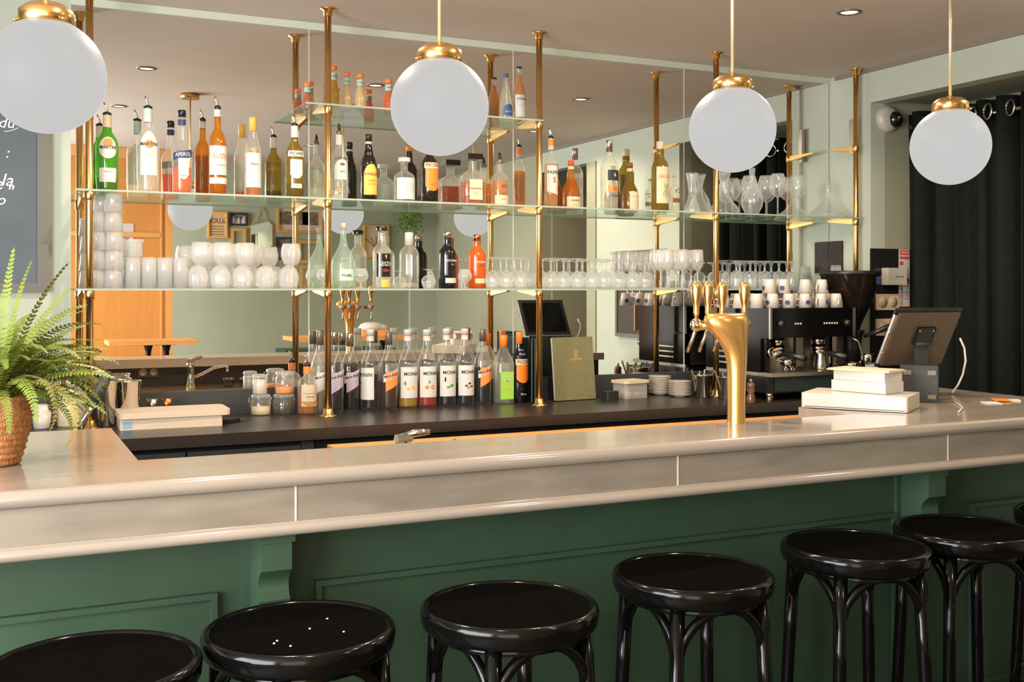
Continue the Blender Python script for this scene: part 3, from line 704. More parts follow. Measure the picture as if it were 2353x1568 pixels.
bottle('dark bitter-orange liqueur bottle with tall orange arched label under the globe lamp', loc, W_, H_, 'liter', 'gdark', None, 0, [('cap', 'orcap')],
       [(.55, .64, 1.0, 'cream'), (.20, .55, .9, 'or', 'shield', .05, 0)], [('PICON', .075, .595, 'inkbr', .05, 0, 0, True, 1), ('AMER', .03, .3, 'inkbr', .05)])
loc, W_, H_ = upper(1085, 368, 58, -.14)
bottle('square-shouldered amaretto bottle with amber liquid and square brown cap', loc, W_, H_, 'squat', 'bglass', 'l_cognac', .52, [('squarecap', 'gdark')],
       [(.12, .56, .58, 'cream')], [('DISARONNO', .055, .36, 'inkbr', 0, 0, 0, True, .9), ('ORIGINALE', .026, .26, 'inkbr')], square=True, depth=W_*.8)
loc, W_, H_ = upper(1148, 373, 42, -.10)
bottle('short clear bottle of pale gold tequila with a round brown emblem', loc, W_, H_, 'squat', 'bglass', 'l_gold', .60, [('leaf', 'blackpl')],
       [(.06, .26, 1.0, 'cream')], [('800', .09, .46, 'inkbr', .1, 0, 0, True, 1), ('TEQUILA', .04, .30, 'inkbr', .1), ('RESERVA', .03, .17, 'inkbr', .1)])
loc, W_, H_ = upper(1266, 317, 32, -.18)
bottle('whiskey bottle with orange neck band, white label and metal pourer', loc, W_, H_, 'bulge', 'bglass', 'l_gold', .62, [('midband', 'orcap'), ('foil', 'cream'), ('pourer', 'chrome')],
       [(.20, .60, 1.1, 'labelw', 'slantlow', 0, -.06)], [('PADDY', .065, .50, 'ink', .05, 0, 0, True, 1), ('S', .11, .39, 'inkred', .05, 0, 0, True, 1)])
loc, W_, H_ = upper(1312, 372, 44, -.09)
bottle('pear-shaped orange cognac liqueur bottle with a small red cap', loc, W_, H_, 'cognac', 'gamber', 'l_cognac', .62, [('cap', 'inkred'), ('band', 'cream')],
       [(.03, .27, .95, 'cream')], [('GRAND', .06, .19, 'inkbr', 0, 0, 0, True, 1), ('LIQUEUR', .04, .10, 'inkor')])
loc, W_, H_ = upper(1400, 324, 42, -.18)
bottle('tall clear vodka bottle with silver cap and black and orange label', loc, W_, H_, 'vodka', 'bglass', 'l_clear', .62, [('longcap', 'steel')],
       [(.42, .57, .85, 'ink', 'rect', .15, 0), (.26, .34, .85, 'inkor', 'rect', .15, 0)], [('6', .08, .50, 'labelw', .15, 0, 0, True, 1), ('O', .07, .30, 'ink', .15, 0, 0, True, 1), ('VODKA', .055, .20, 'ink', .15, 0, 0, True, 1)])
loc, W_, H_ = upper(1447, 377, 42, -.09)
bottle('amber round-shouldered bottle with cream label and dark neck, beside the clear vodka', loc, W_, H_, 'cognac', 'golive', 'l_cognac', .50, [('cap', 'inkbr'), ('band', 'cream')],
       [(.03, .42, .75, 'cream', 'rect', .2, 0)], [('_____', .1, .36, 'inkgold', .2, 0, 0, True, 1), ('* * *', .05, .18, 'inkor', .2)])
loc, W_, H_ = upper(1517, 327, 42, -.17)
bottle('olive glass rum bottle with pale yellow capsule and cream label with green leaves', loc, W_, H_, 'bulge', 'golive', 'l_yel', .10, [('longcap', 'cream')],
       [(.12, .64, 1.1, 'cream', 'rect', .1, 0)], [('SAUZA', .075, .50, 'inkor', .15, 0, 0, True, 1), ('\\|/', .10, .36, 'inkgreen', .15), ('/|\\', .12, .26, 'inkgreen', .1)])
loc, W_, H_ = upper(1550, 404, 25, -.12)
bottle('tiny clear flask with dark print standing by the carafes', loc, W_, H_, 'squat', 'bglass', 'l_clear', .5, [('crown', 'whitepl')],
       [(.28, .40, .9, 'inkbr')], [('PZ', .16, .58, 'inkbr', .1, 0, 0, True, 1)])

# ---- top shelf: juice bottles
jc = [('pineapple', 768, 155, 26, 'l_yel', 'yell', 'tall juice bottle of golden pineapple juice next to the brass post'), ('p', 797, 169, 26, 'l_juice', 'l_juice', 'pale cloudy juice bottle with mint-green neck label'),
      ('q', 828, 173, 30, 'l_juice', 'l_juice', 'pale peach juice bottle in front of a dark red one'), ('r', 893, 185, 30, 'l_orange', 'l_orange', 'bright orange juice bottle touching the globe lamp outline'),
      ('s', 707, 193, 28, 'l_amber', 'l_gold', 'amber apple juice bottle near the wall end of the top shelf')]
for k, (n_, px, top, wp, lq, _, t) in enumerate(jc):
    Yv = (-.20, -.17, -.19, -.15, -.09)[k]
    loc, W_, H_ = upper(px, top, wp, Yv, Z3)
    bottle(t, loc, W_, H_, 'fruit', 'bglass', lq, .66, [('fruitcap', 'orcap')], [(.68, .86, 2.6, 'mint')], [('PAGO', .07, .77, 'inkgreen', 0, 0, 0, True, 1)], group='small juice bottles on the top shelf', name='juice_bottle')
loc, W_, H_ = upper(1162, 172, 32, -.16, Z3)
bottle('clear mineral water bottle with blue cap and blue label', loc, W_, H_, 'cone', 'bglass', 'l_clear', .7, [('fruitcap', 'sticker')], [(.12, .36, .9, 'sticker', 'arch', .1, 0)], [('ABATILLES', .05, .20, 'labelw', .1, 0, 0, True, .8)], name='water_bottle')
loc, W_, H_ = upper(1193, 156, 31, -.15, Z3)
bottle('long-necked golden tonic bottle with plain white label', loc, W_, H_, 'beer', 'bglass', 'l_gold', .86, [('crown', 'gdark')], [(.10, .50, 1.1, 'labelw')], [('HYSOPE', .06, .42, 'ink', .1), ('TONIC', .03, .3, 'inkor', .1)], name='tonic_bottle')

# ---- middle shelf bottles
def mid(px, top, wp, Y=-.18): return upper(px, top, wp, Y, Z1)
loc, W_, H_ = mid(789, 516, 60, -.20)
bottle('pear-shaped pale teal bottle with a long thin neck, beside the brass post', loc, W_, H_, 'pear', 'gteal', 'l_clear', .4, [('cap', 'whitepl')], [(.12, .3, .6, 'mint')], [('POIRE', .06, .2, 'ink')])
loc, W_, H_ = mid(877, 530, 44, -.18)
bottle('clear gin bottle with dark brown label and large white lettering', loc, W_, H_, 'gin', 'bglass', 'l_clear', .6, [('disccap', 'gdark')], [(.20, .60, 1.05, 'gdark', 'rect', .15, 0), (.03, .15, .5, 'yell', 'rect', .15, 0)],
       [('SEIZH', .10, .42, 'labelw', .15, 0, 0, True, .95), ('GIN', .065, .31, 'inkred', .15, 0, 0, True, 1), ('9', .10, .54, 'cream', .15)])
loc, W_, H_ = mid(940, 536, 47, -.17)
bottle('plain clear bottle with tall clear neck, without a label', loc, W_, H_, 'gin', 'bglass', 'l_clear', .1, [('longcap', 'whitepl')])
loc, W_, H_ = mid(1028, 536, 43, -.19)
bottle('dimpled black gin bottle with silver cap and white name', loc, W_, H_, 'bulge', 'gblack', None, 0, [('cap', 'steel'), ('band', 'or')], [(.10, .19, .8, 'whitepl', 'rect', .2, 0)], [('BROCKMANS', .058, .50, 'labelw', .2, 0, 0, True, .85), ('GIN', .04, .43, 'inkor', .2)])
loc, W_, H_ = mid(1096, 543, 42, -.17)
bottle('dimpled orange gin bottle with copper cap and white name', loc, W_, H_, 'bulge', 'gorange', 'l_orange', .75, [('cap', 'copper'), ('band', 'inkbr')], [(.10, .19, .7, 'cream', 'rect', .1, 0)], [('BROCKMANS', .058, .50, 'labelw', .1, 0, 0, True, .85), ('GIN', .04, .43, 'ink', .1)])

# ---- back counter: syrup row
ZC = 1.0
def low(px, top, wp, Y=-.10): return upper(px, top, wp, Y, ZC)
def brizard(px, top, wp, lq, fill, lm, t, Y=-.10):
    loc, W_, H_ = low(px, top, wp, Y)
    return bottle(t, loc, W_, H_, 'brizard', 'bglass', lq, fill, [('longcap', 'spotrim' if lm != 'violet' else 'steel')], [(.28, .50, .75, lm, 'slantlow', .1, .10), (.40, .50, .98, 'labelw', 'slant', .08, .10)],
           [('Marie Brizard', .052, .45, 'ink', .08, .22, 0, True, .8)], name='liqueur_bottle', group='syrups and liqueurs on the back counter')
def syrup(px, top, wp, lq, fill, t, fruit, Y=-.10, rz=0):
    loc, W_, H_ = low(px, top, wp, Y)
    r = bottle(t, loc, W_, H_, 'syrup', 'bglass', lq, fill, [('syrupcap', 'labelw')], [(.13, .53, 1.15, 'labelw')], [('MONIN', .062, .44, 'ink', .1, 0, 0, True, 1.05)], name='syrup_bottle', group='syrups and liqueurs on the back counter', rz=rz)
    R = W_/2
    for (a, z, rad, mt, sq) in fruit: motif(r, a, z*H_, R, rad, mt, squash=sq)
    return r
brizard(735, 765, 46, 'l_clear', .30, 'labelw', 'clear liqueur bottle with white slanted label, half hidden behind the brass post', -.065)
brizard(769, 764, 44, 'l_dark', .46, 'violet', 'dark liqueur bottle with lilac label peeping out beside the brass post', -.125)
brizard(804, 768, 46, 'l_dark', .60, 'violet', 'nearly full dark liqueur bottle with lilac slanted label', -.065)
syrup(851, 759, 46, 'l_dark', .44, 'dark syrup bottle turned sideways so its label edge shows', [(-.5, .28, .004, 'inkred', 1), (-.4, .34, .005, 'inkgreen', 1.4)], rz=radians(-62))
brizard(893, 765, 45, 'l_brown', .36, 'inkor', 'brown liqueur bottle with orange slanted label', -.11)
syrup(937, 759, 46, 'l_yel', .34, 'syrup bottle with yellow liquid and lemon drawing on the label', [(-.30, .25, .008, 'yell', .8), (.25, .26, .010, 'yell', .75), (.65, .25, .009, 'cream', .8), (-.6, .32, .006, 'inkgreen', 1.6)])
syrup(981, 759, 46, 'l_red', .34, 'syrup bottle with red liquid and peach drawing on the label', [(-.35, .26, .010, 'inkor', .9), (.30, .26, .011, 'orcap', .9), (.32, .26, .005, 'cream', .9), (-.1, .33, .004, 'inkgreen', 2)])
syrup(1026, 757, 44, 'l_dark', .44, 'dark syrup bottle with green mint leaves on the label', [(-.15, .25, .010, 'inkgreen', .5), (.25, .27, .011, 'inkgreen', .6), (-.5, .35, .004, 'ink', 3)])
syrup(1068, 757, 44, 'l_dark', .30, 'dark syrup bottle with brown beans on the label', [(-.2, .26, .008, 'inkbr', .7), (.15, .29, .007, 'ink', .7), (.4, .25, .009, 'inkbr', .6), (0, .23, .004, 'ink', .8)])
brizard(1109, 758, 42, 'l_dark', .50, 'inkor', 'dark liqueur bottle with orange label beside the brown bean syrup', -.10)
loc, W_, H_ = low(1157, 772, 42, -.10)
bottle('clear square rum bottle with lime green label and orange cap', loc, W_, H_, 'slope', 'bglass', 'l_clear', .6, [('longcap', 'orcap')], [(.06, .47, .82, 'lime')], [('SAINT', .055, .40, 'labelw', 0, 0, 0, True, 1), ('JAMES', .055, .34, 'labelw', 0, 0, 0, True, 1), ('_____', .05, .30, 'yell'), ('RHUM', .05, .20, 'yell')], square=True, depth=W_*.95)
loc, W_, H_ = low(1193, 764, 42, -.10)
bottle('black bottle with orange cap and rounded orange label beside the menu cards', loc, W_, H_, 'liter', 'gblack', None, 0, [('longcap', 'orcap')],
       [(.28, .54, .85, 'or', 'shield', .1, 0), (.54, .62, .95, 'cream', 'rect', .1, 0)], [('PICON', .07, .58, 'inkbr', .1, 0, 0, True, 1), ('Pose', .05, .75, 'labelw', .15), ('Plaisir', .05, .69, 'labelw', .15), ('Bière', .045, .12, 'labelw', .1)])
loc, W_, H_ = low(706, 838, 46, -.14)
bottle('amber syrup bottle with orange neck band, cream label and pourer, beside the glass jars', loc, W_, H_, 'squat', 'bglass', 'l_amber', .42, [('midband', 'orcap'), ('pourer', 'chrome')], [(.16, .60, .95, 'cream', 'shield', .05, 0), (.16, .26, .95, 'yell', 'rect', .05, 0)], [('______', .09, .46, 'inkbr', .05, 0, 0, True, 1), ('Caramel', .055, .36, 'inkbr', .05)])
# ------------------------------------------------------------------ glassware
def glassobj(name, prof, lbl, m='glass', seg=24, extra=None, flute=0):
    r = thing(name, lbl, 'glass', (0, 0, -5))
    MB().lathe(prof, 60 if flute else seg, close=False, flute=flute, nf=10).build('bowl', M_[m], r)
    if extra: extra(r)
    return r
class Proto:
    def __init__(s, r): s.r = r; s.used = False
    def put(s, loc, lbl, group, flip=False, rz=0, h=0, rx=0, ry=0):
        x, y, z = loc
        if flip: z += h
        args = dict(rz=rz, label=lbl, group=group, rx=(pi if flip else 0)+rx, ry=ry)
        if not s.used:
            s.used = True; r = s.r; r.location = (x, y, z); r.rotation_euler = (args['rx'], ry, rz); r['label'] = lbl
            if group: r['group'] = group
            return r
        return dup(s.r, (x, y, z), **args)
def stemmed(hb, rb, rrim, hs, rf, name, lbl, m='glass'):
    """bowl, stem, foot of an upright wine glass"""
    r = thing(name, lbl, 'glass', (0, 0, -5)); zt = hs+hb
    MB().lathe([(.005, hs), (rb*.45, hs+hb*.06), (rb*.82, hs+hb*.20), (rb, hs+hb*.40), (rb*.97, hs+hb*.6), ((rb+rrim)/2, hs+hb*.82), (rrim, zt), (rrim-.0012, zt), ((rb+rrim)/2-.0015, hs+hb*.82), (rb*.94, hs+hb*.5)], 22, close=False).build('bowl', M_[m], r)
    MB().lathe([(.0055, hs+.004), (.0036, hs*.7), (.0034, hs*.3), (.006, .007)], 12).build('stem', M_[m], r)
    MB().lathe([(.006, .007), (rf*.6, .0035), (rf, .0015), (rf, 0), (.0001, 0)], 22, close=False).build('foot', M_[m], r)
    return r
ORD = 'first second third fourth fifth sixth seventh eighth ninth tenth eleventh twelfth thirteenth fourteenth fifteenth'.split()
# upturned wine glasses: two rows in depth
WG = Proto(stemmed(.085, .034, .028, .060, .031, 'wine_glass', 'x'))
hh = .145
wl = {0: 'upturned small wine glass in the long row nearest the bar on the middle shelf', 1: 'upturned small wine glass in the row behind, nearest the mirror, on the middle shelf'}
xa, xb = X(1128, -.2), X(1492, -.2); n = 12
for row, Y in enumerate((-.215, -.085)):
    for k in range(n+ (1 if row else 0)):
        xx = xa+(xb-xa)*(k+(.35 if row else 0))/(n-.5)
        if abs(xx-PX[2]) < .03 and row == 0: continue
        WG.put((xx+random.uniform(-.003, .003), Y+random.uniform(-.008, .008), Z1), 'upturned small wine glass, %s of the %s row counted from the orange gin bottle' % (ORD[k], 'bar-side' if row == 0 else 'mirror-side'), 'upturned wine glasses, '+('front row' if row == 0 else 'back row'), True, random.random()*6, hh)
FL = Proto(stemmed(.108, .030, .026, .088, .031, 'flute_glass', 'x', 'glassw'))
i = 0
for rn, Y, pxs in (('bar-side', -.255, (1603, 1568, 1533)), ('second', -.185, (1588, 1553, 1518)), ('third', -.115, (1572, 1537, 1505)), ('mirror-side', -.055, (1553, 1520))):
    for k, px in enumerate(pxs):
        FL.put((X(px, Y), Y, Z1), 'tall upright stemmed glass, %s of the %s file counted from the brass post' % (ORD[k], rn), 'tall upright glasses cluster', False, i); i += 1
# upturned irish coffee glasses with handles
def mug(r):
    MB().tube([(.026, 0, .115), (.046, 0, .115), (.054, 0, .10), (.050, 0, .082), (.030, 0, .074)], .0035, 8).build('handle', M_['glass'], r)
    MB().lathe([(.006, .052), (.0055, .03), (.010, .010), (.034, .003), (.034, 0), (.0001, 0)], 22, close=False).build('foot', M_['glass'], r)
IC = Proto(glassobj('footed_glass_mug', [(.006, .052), (.020, .056), (.031, .070), (.034, .095), (.033, .13), (.032, .145), (.0305, .145), (.031, .1)], 'x', extra=mug))
k = 0
for Y, pxs in ((-.23, (1660, 1692, 1724, 1757, 1790, 1820)), (-.12, (1700, 1736, 1772, 1808))):
    for px in pxs:
        xx = X(px, Y)
        if abs(xx-PX[3]) < .045 and Y < -.2: xx = PX[3]+.05
        IC.put((xx, Y, Z1), 'upturned footed glass mug, %s of the %s row counted from the stemmed glasses' % (ORD[k if Y < -.2 else k-6], 'bar-side' if Y < -.2 else 'mirror-side'), 'upturned handled mugs, '+('front row' if Y < -.2 else 'back row'), True, radians(200+k*7), .145); k += 1
# paneled tumbler stacks near the corner
def tumbler(name, r0, r1, h, m='glassw', seg=10, thick=.006): return [(.0001, 0), (r0*.9, 0), (r0, .004), (r1, h), (r1-.002, h), (r0-.003, thick+.003), (.0001, thick+.002)]
PT = Proto(glassobj('panelled_tumbler', tumbler('', .026, .036, .085), 'x', flute=.08))
for i, (px, Y, kk, t) in enumerate(((1921, -.13, 0, 'upturned panelled tumbler at the bottom of the corner stack'), (1921, -.13, 1, 'upturned panelled tumbler topping the stack beside the corner post'),
                               (1880, -.12, 0, 'single upturned panelled tumbler beside the corner stack'))):
    PT.put((X(px, Y), Y, Z1-.0+kk*.045 if i != 9 else 0), t, 'panelled tumblers in the corner', True, 0, .085)
# extend a little middle shelf there
shelf(X(1855, -.2)+.0, XR-.03, Z1-.002, 'short end piece of glass shelf behind the coffee grinder hopper', y0=-.26)
# ---- left side: stacked tumblers
ST = Proto(glassobj('stacking_tumbler', tumbler('', .030, .037, .075), 'x', 'glassw', 20))
for ci, (px, Y, n) in enumerate(((262, -.22, 5), (235, -.10, 5), (221, -.215, 4))):
    for k in range(n):
        nm = ['wall side', 'post side', 'mirror side'][ci]
        ST.put((X(px, Y)+.002*((k*7) % 3-1), Y, Z1+k*.0756), '%s clear tumbler of the %s column of the tall stack by the fern' % (['lowest', 'second', 'middle', 'fourth', 'topmost'][k], ['outer', 'mirror-side', 'post-side'][ci]), 'tumblers stacked in columns by the fern', True, k, .075)
HB = Proto(glassobj('highball_glass', tumbler('', .026, .030, .125), 'x', 'glassw', 20))
i = 0
for px, Y in ((306, -.21), (298, -.10), (343, -.21), (336, -.11), (379, -.215), (372, -.10), (415, -.21), (409, -.11)):
    HB.put((X(px, Y), Y, Z1), 'tall straight glass upside down, %s of the %s file counted from the tumbler stack' % (ORD[i//2], 'bar-side' if i % 2 == 0 else 'mirror-side'), 'tall straight glasses', True, i, .125); i += 1
HS = Proto(glassobj('short_glass', [(.0001, 0), (.024, 0), (.026, .004), (.026, .055), (.033, .062), (.033, .070), (.031, .070), (.024, .056), (.023, .008), (.0001, .007)], 'x', 'glassw', 20))
HS.put((X(312, -.2), -.20, Z1+.127), 'flared short glass standing on the tall straight glasses, farther from the stack', 'short glasses on top of tall ones'); HS.put((X(296, -.11), -.11, Z1+.127), 'flared short glass standing on the tall straight glasses, close to the tumbler stack', 'short glasses on top of tall ones')
RT = Proto(glassobj('rounded_tumbler', [(.0001, .002), (.018, 0), (.030, .010), (.041, .035), (.0425, .055), (.038, .082), (.035, .095), (.0335, .095), (.0405, .055), (.028, .014), (.0001, .008)], 'x', 'glassw', 20, flute=.07))
low_ = [(455, -.21), (506, -.21), (557, -.21), (610, -.21), (664, -.21), (474, -.095), (525, -.09), (577, -.09), (630, -.095)]
for k, (px, Y) in enumerate(low_): RT.put((X(px, Y), Y, Z1), 'rounded tumbler upside down, %s of the lower %s row beside the tall glasses' % (ORD[k if k < 5 else k-5], 'bar-side' if Y < -.2 else 'mirror-side'), 'rounded tumblers, lower layer', True, px, .095)
for k, (px, Y) in enumerate(((462, -.21), (513, -.21), (564, -.21), (482, -.095), (533, -.09), (584, -.09))): RT.put((X(px, Y), Y, Z1+.0955), 'rounded tumbler standing upright, %s of the upper %s row beside the tall glasses' % (ORD[k % 3], 'bar-side' if Y < -.15 else 'mirror-side'), 'rounded tumblers, upper layer', False, px)
RT.put((X(669, -.21), -.21, Z1+.0955), 'rounded clear tumbler standing alone on an upturned one beside the reflected brass post', None, False, 3)
# snifters between the gin bottles
SN = Proto(stemmed(.062, .033, .022, .026, .028, 'snifter_glass', 'x'))
for (px, Y, t) in ((745, -.10, 'small snifter glass behind the brass post'), (985, -.20, 'small snifter glass between the clear and the black gin bottle'), (829, -.22, 'small snifter glass beside the pear-shaped bottle'), (1068, -.24, 'small snifter glass before the orange gin bottle')):
    SN.put((X(px, Y), Y, Z1), t, 'small snifter glasses', px == 985, 0, .088)
# ---- carafes and wine glasses on the upper shelf
def carafe(lbl, px, Y, hb, prof, name='carafe'):
    r = thing(name, lbl, 'carafe', (X(px, Y), Y, Z2+.0005)); MB().lathe([(a, z*hb) for a, z in prof], 30, close=False).build('glass_body', M_['glass'], r); return r
wide = [(.0001, .02), (.03, 0), (.075, .02), (.082, .08), (.076, .16), (.045, .30), (.026, .45), (.020, .58), (.021, .72), (.030, .88), (.040, 1), (.038, 1), (.020, .72), (.019, .58)]
carafe('wide-bottomed decanter beside the post, with a flared mouth', 1664, -.12, .235, wide, 'wine_decanter')
carafe('slim waisted water carafe beside the tiny flask', 1590, -.17, .205, [(.0001, .02), (.038, 0), (.042, .04), (.036, .16), (.020, .38), (.0165, .52), (.020, .70), (.031, .95), (.032, 1), (.030, 1), (.0150, .52)], 'water_carafe')
carafe('round onion-shaped carafe before the wine glasses', 1728, -.235, .24, [(.0001, .02), (.030, 0), (.036, .03), (.054, .18), (.058, .32), (.050, .46), (.030, .60), (.015, .70), (.0125, .80), (.017, 1), (.015, 1), (.011, .8)], 'onion_carafe')
carafe('wide flat-bottomed decanter with a thin neck near the corner', 1903, -.15, .19, [(.0001, .02), (.05, 0), (.105, .03), (.110, .08), (.095, .17), (.05, .34), (.022, .52), (.014, .70), (.015, .9), (.022, 1), (.020, 1), (.012, .7)], 'wine_decanter')
BW = Proto(stemmed(.125, .046, .031, .095, .037, 'large_wine_glass', 'x'))
for px, Y, t in ((1787, -.23, 'large wine glass standing upright behind the onion carafe, nearest the bar'), (1760, -.12, 'large wine glass standing behind the onion carafe, close to the mirror'), (1832, -.20, 'large wine glass standing nearest the corner post on the upper shelf'), (1808, -.09, 'large wine glass by the mirror between two others'), (1722, -.08, 'large wine glass by the mirror beneath the globe lamp')):
    BW.put((X(px, Y), Y, Z2), t, 'large wine glasses on the upper shelf')

# ------------------------------------------------------------------ back counter, fern end
def at(px, py_, zpl):    # point on a horizontal plane below the eye
    d = (EYE-zpl)*F/(py_-HZ); t = tX(px); yd = d/(cos(YAW)+t*sin(YAW)); return (t*yd, yd-CAMD, zpl)
shk = thing('cocktail_shaker_tin', 'large polished steel shaker tin standing behind the wooden box', 'shaker', (X(298, -.20), -.20, 1.0))
MB().lathe([(.028, 0), (.030, .004), (.044, .168), (.046, .170), (.046, .175), (.043, .175), (.042, .165), (.028, .01)], 28).build('tin_body', M_['chrome'], shk)
s2 = dup(shk, (X(244, -.22), -.22, 1.0), label='polished steel shaker tin nearer the brass post, with a strainer in it')
MB().lathe([(.038, .170), (.052, .172), (.052, .176), (.03, .19), (.0001, .19)], 20, close=False).build('strainer', M_['steel'], s2)
s3 = dup(shk, (X(276, -.08), -.085, 1.0), label='steel shaker tin standing by the mirror behind the large one')
def jigger(px, m, t):
    r = thing('jigger', t, 'jigger', (X(px, -.12), -.12, 1.0), group='bar measures')
    MB().lathe([(.014, 0), (.020, .001), (.011, .040), (.010, .044), (.012, .048), (.0235, .090), (.0225, .090), (.009, .046)], 20).build('measure_cup', M_[m], r)
jigger(350, 'steel', 'steel double measure behind the wooden box'); jigger(384, 'copper', 'copper double measure behind the wooden box')
# wooden box with a board on top
x0_, y0_, _ = at(275, 988, 1.0); x1_, y1_, _ = at(506, 974, 1.0)
bx = thing('wooden_box', 'low pale wooden box with a blue label, under the cutting board', 'box', ((x0_+x1_)/2, -.315, 1.0), radians(-2))
hw = (x1_-x0_)/2
MB().rbox((-hw, -.09, 0), (hw, .11, .042), .006).build('case', M_['woodpale'], bx)
MB().box((-hw+.012, -.0915, .008), (-hw+.045, -.0905, .032)).build('label', mat('pale_blue_label', rgb(120, 165, 190), .5), bx)
o = MB().rbox((-hw-.006, -.10, 0), (hw+.03, .12, .022), .025).build('cutting_board', M_['woodpale'], None, ((x0_+x1_)/2, -.315, 1.043)); o.rotation_euler = (0, 0, radians(-1)); tag(o, 'pale rounded cutting board lying on the wooden box', 'cutting board')
kn = thing('paring_knife', 'small black-handled knife lying by the wooden box', 'knife', (x1_+.045, -.33, 1.002), radians(-55))
MB().rbox((-.012, -.045, 0), (.012, .045, .014), .008).build('handle', M_['blackpl'], kn); MB().prism([(-.009, .045), (.009, .045), (.0, .13)], .003, .006).build('blade', M_['steel'], kn)
# utensil crock with tools
ux = X(166, -.15)
cr = thing('utensil_crock', 'cream cylindrical crock holding bar tools behind the fern', 'crock', (ux, -.15, 1.0))
MB().lathe([(.055, 0), (.058, .005), (.058, .128), (.054, .128), (.053, .01), (.0001, .01)], 28).build('crock_body', M_['cream'], cr)
def tool(name, t, dx, dy, pts, r, m):
    o = thing(name, t, 'bar tool', (ux+dx, -.15+dy, 1.015)); MB().tube(pts, r, 10).build('handle', M_[m], o); return o
tool('muddler', 'dark muddler leaning out of the cream crock', .02, 0, [(0, 0, 0), (.03, 0, .10), (.055, 0, .20)], [.008, .010, .012], 'blackpl')
tool('bar_spoon', 'thin steel bar spoon standing in the crock', -.02, .01, [(0, 0, 0), (-.03, 0, .20)], .003, 'steel')
tool('peeler', 'white-handled peeler in the crock', -.005, -.02, [(0, 0, 0), (.004, 0, .15)], [.009, .010], 'whitepl')
o = MB().box((-.012, -.002, 0), (.012, .002, .17), Matrix.Rotation(-.15, 4, 'Y')).build('bag_clip', M_['copper'], None, (ux-.01, -.135, 1.015)); tag(o, 'flat copper tongs standing in the crock', 'bar tool')
bl = thing('stick_blender', 'dark grey hand blender leaning beside the shaker tins', 'blender', (ux+.0, -.385, 1.003))
MB().tube([(0, 0, 0), (.03, 0, .05), (.055, 0, .10)], [.02, .012, .014], 14).build('blender_foot', M_['steel'], bl); MB().tube([(.055, 0, .10), (.085, 0, .16), (.115, 0, .225)], [.020, .024, .020], 16).build('grip', M_['blackcab'], bl)
ck = thing('small_cup_stack', 'small white patterned cups stacked beside the cream crock', 'cup', (X(96, -.2), -.2, 1.0))
for k in range(2): MB().lathe([(.026, k*.03), (.030, .004+k*.03), (.036, .062+k*.03), (.034, .062+k*.03)], 20).build('cup', M_['white'], ck)

# clip-top jars
def jar(px, base, top, w, Y, zb, cont, cfill, t, clip=True):
    x = X(px, Y); R = Wd(w, px, Y)/2; h = Z(px, top, Y)-zb
    r = thing('clip_top_jar', t, 'jar', (x, Y, zb), group='jars on the back counter')
    MB().lathe([(R*.9, 0), (R, .005), (R, h*.70), (R*.86, h*.78), (R*.88, h*.82)], 26, close=False).build('jar_body', M_['bglass'], r)
    MB().lathe([(R*.88, h*.03), (R*.92, h*.06), (R*.92, h*cfill), (.0001, h*cfill+.002)], 22).build('contents', M_[cont], r)
    MB().lathe([(R*.96, h*.83), (R*.98, h*.86), (R*.96, h*.96), (R*.7, h), (.0001, h)], 26, close=False).lathe([(R*.93, h*.82), (R*.96, h*.825), (R*.93, h*.84)], 26, close=False).build('lid', M_['glassw'], r)
    if clip:
        MB().tube([(-R*.98, 0, h*.84), (-R*1.18, -.004, h*.84), (-R*1.25, -.006, h*.62), (-R*1.12, -.006, h*.42), (-R*1.0, 0, h*.60)], .0016, 6).tube([(R*.98, 0, h*.84), (R*1.05, 0, h*.7), (R*.99, 0, h*.6)], .0016, 6).build('wire_clip', M_['steel'], r)
    return r
jar(599, 952, 906, 46, -.105, 1.0, 'cream', .40, 'clip-top jar of pale sugar, lower jar of the pair nearer the cutting board')
jar(652, 948, 905, 50, -.095, 1.0, 'gdark', .68, 'clip-top jar of dark seeds, beneath the jar of dried orange')
zz = Z(599, 906, -.105)+.001
jar(597, 906, 860, 34, -.105, zz, 'whitepl', .72, 'small jar of white powder standing on the sugar jar', False)
zz = Z(652, 905, -.095)+.001
jar(654, 905, 853, 44, -.095, zz, 'inkor', .28, 'clip-top jar of dried orange slices standing on the dark seed jar')

# ---- menus
GX = X(1312, -.33)
mn = thing('menu_folder', 'large olive-green menu folder with gold crest, leaning beside the post', 'menu', (X(1322, -.15), -.155, 1.003), radians(6), rx=radians(-6))
W2 = .118; H2 = .305
MB().box((-W2, -.004, 0), (W2, 0, H2)).build('cover', M_['menu'], mn)
MB().box((-W2, 0, .003), (W2-.004, .012, H2-.003)).build('pages', M_['paperside'], mn)
MB().box((-W2, .012, 0), (W2, .016, H2)).build('cover', M_['menud'], mn)
MB().box((-W2+.030, -.0048, 0), (-W2+.0315, -.004, H2)).build('spine_crease', M_['inkgreen'], mn)
for zz in (.04, .262): MB().lathe([(.0001, 0), (.004, 0), (.004, .002), (.0001, .002)], 12, M=Matrix.Translation((-W2+.016, -.006, zz)) @ Matrix.Rotation(-pi/2, 4, 'X')).build('rivet', M_['chrome'], mn)
m = MB(); text_flat(m, 'LE REPAIRE', .0145, Matrix.Translation((.012, -.0045, .197)) @ Matrix.Rotation(pi/2, 4, 'X'), True); m.box((-.018+.012, -.0047, .187), (.018+.012, -.0044, .188)); m.build('lettering', M_['inkgold'], mn)
m = MB()
for k in range(22):
    t = 2*pi*k/22; m.box((.012+.010*cos(t)-.0016, -.0047, .226+.017*sin(t)-.0016), (.012+.010*cos(t)+.0016, -.0044, .226+.017*sin(t)+.0016))
for k in range(3): m.box((.006+k*.005, -.0047, .214), (.0075+k*.005, -.0044, .238))
m.build('crest', M_['inkgold'], mn)
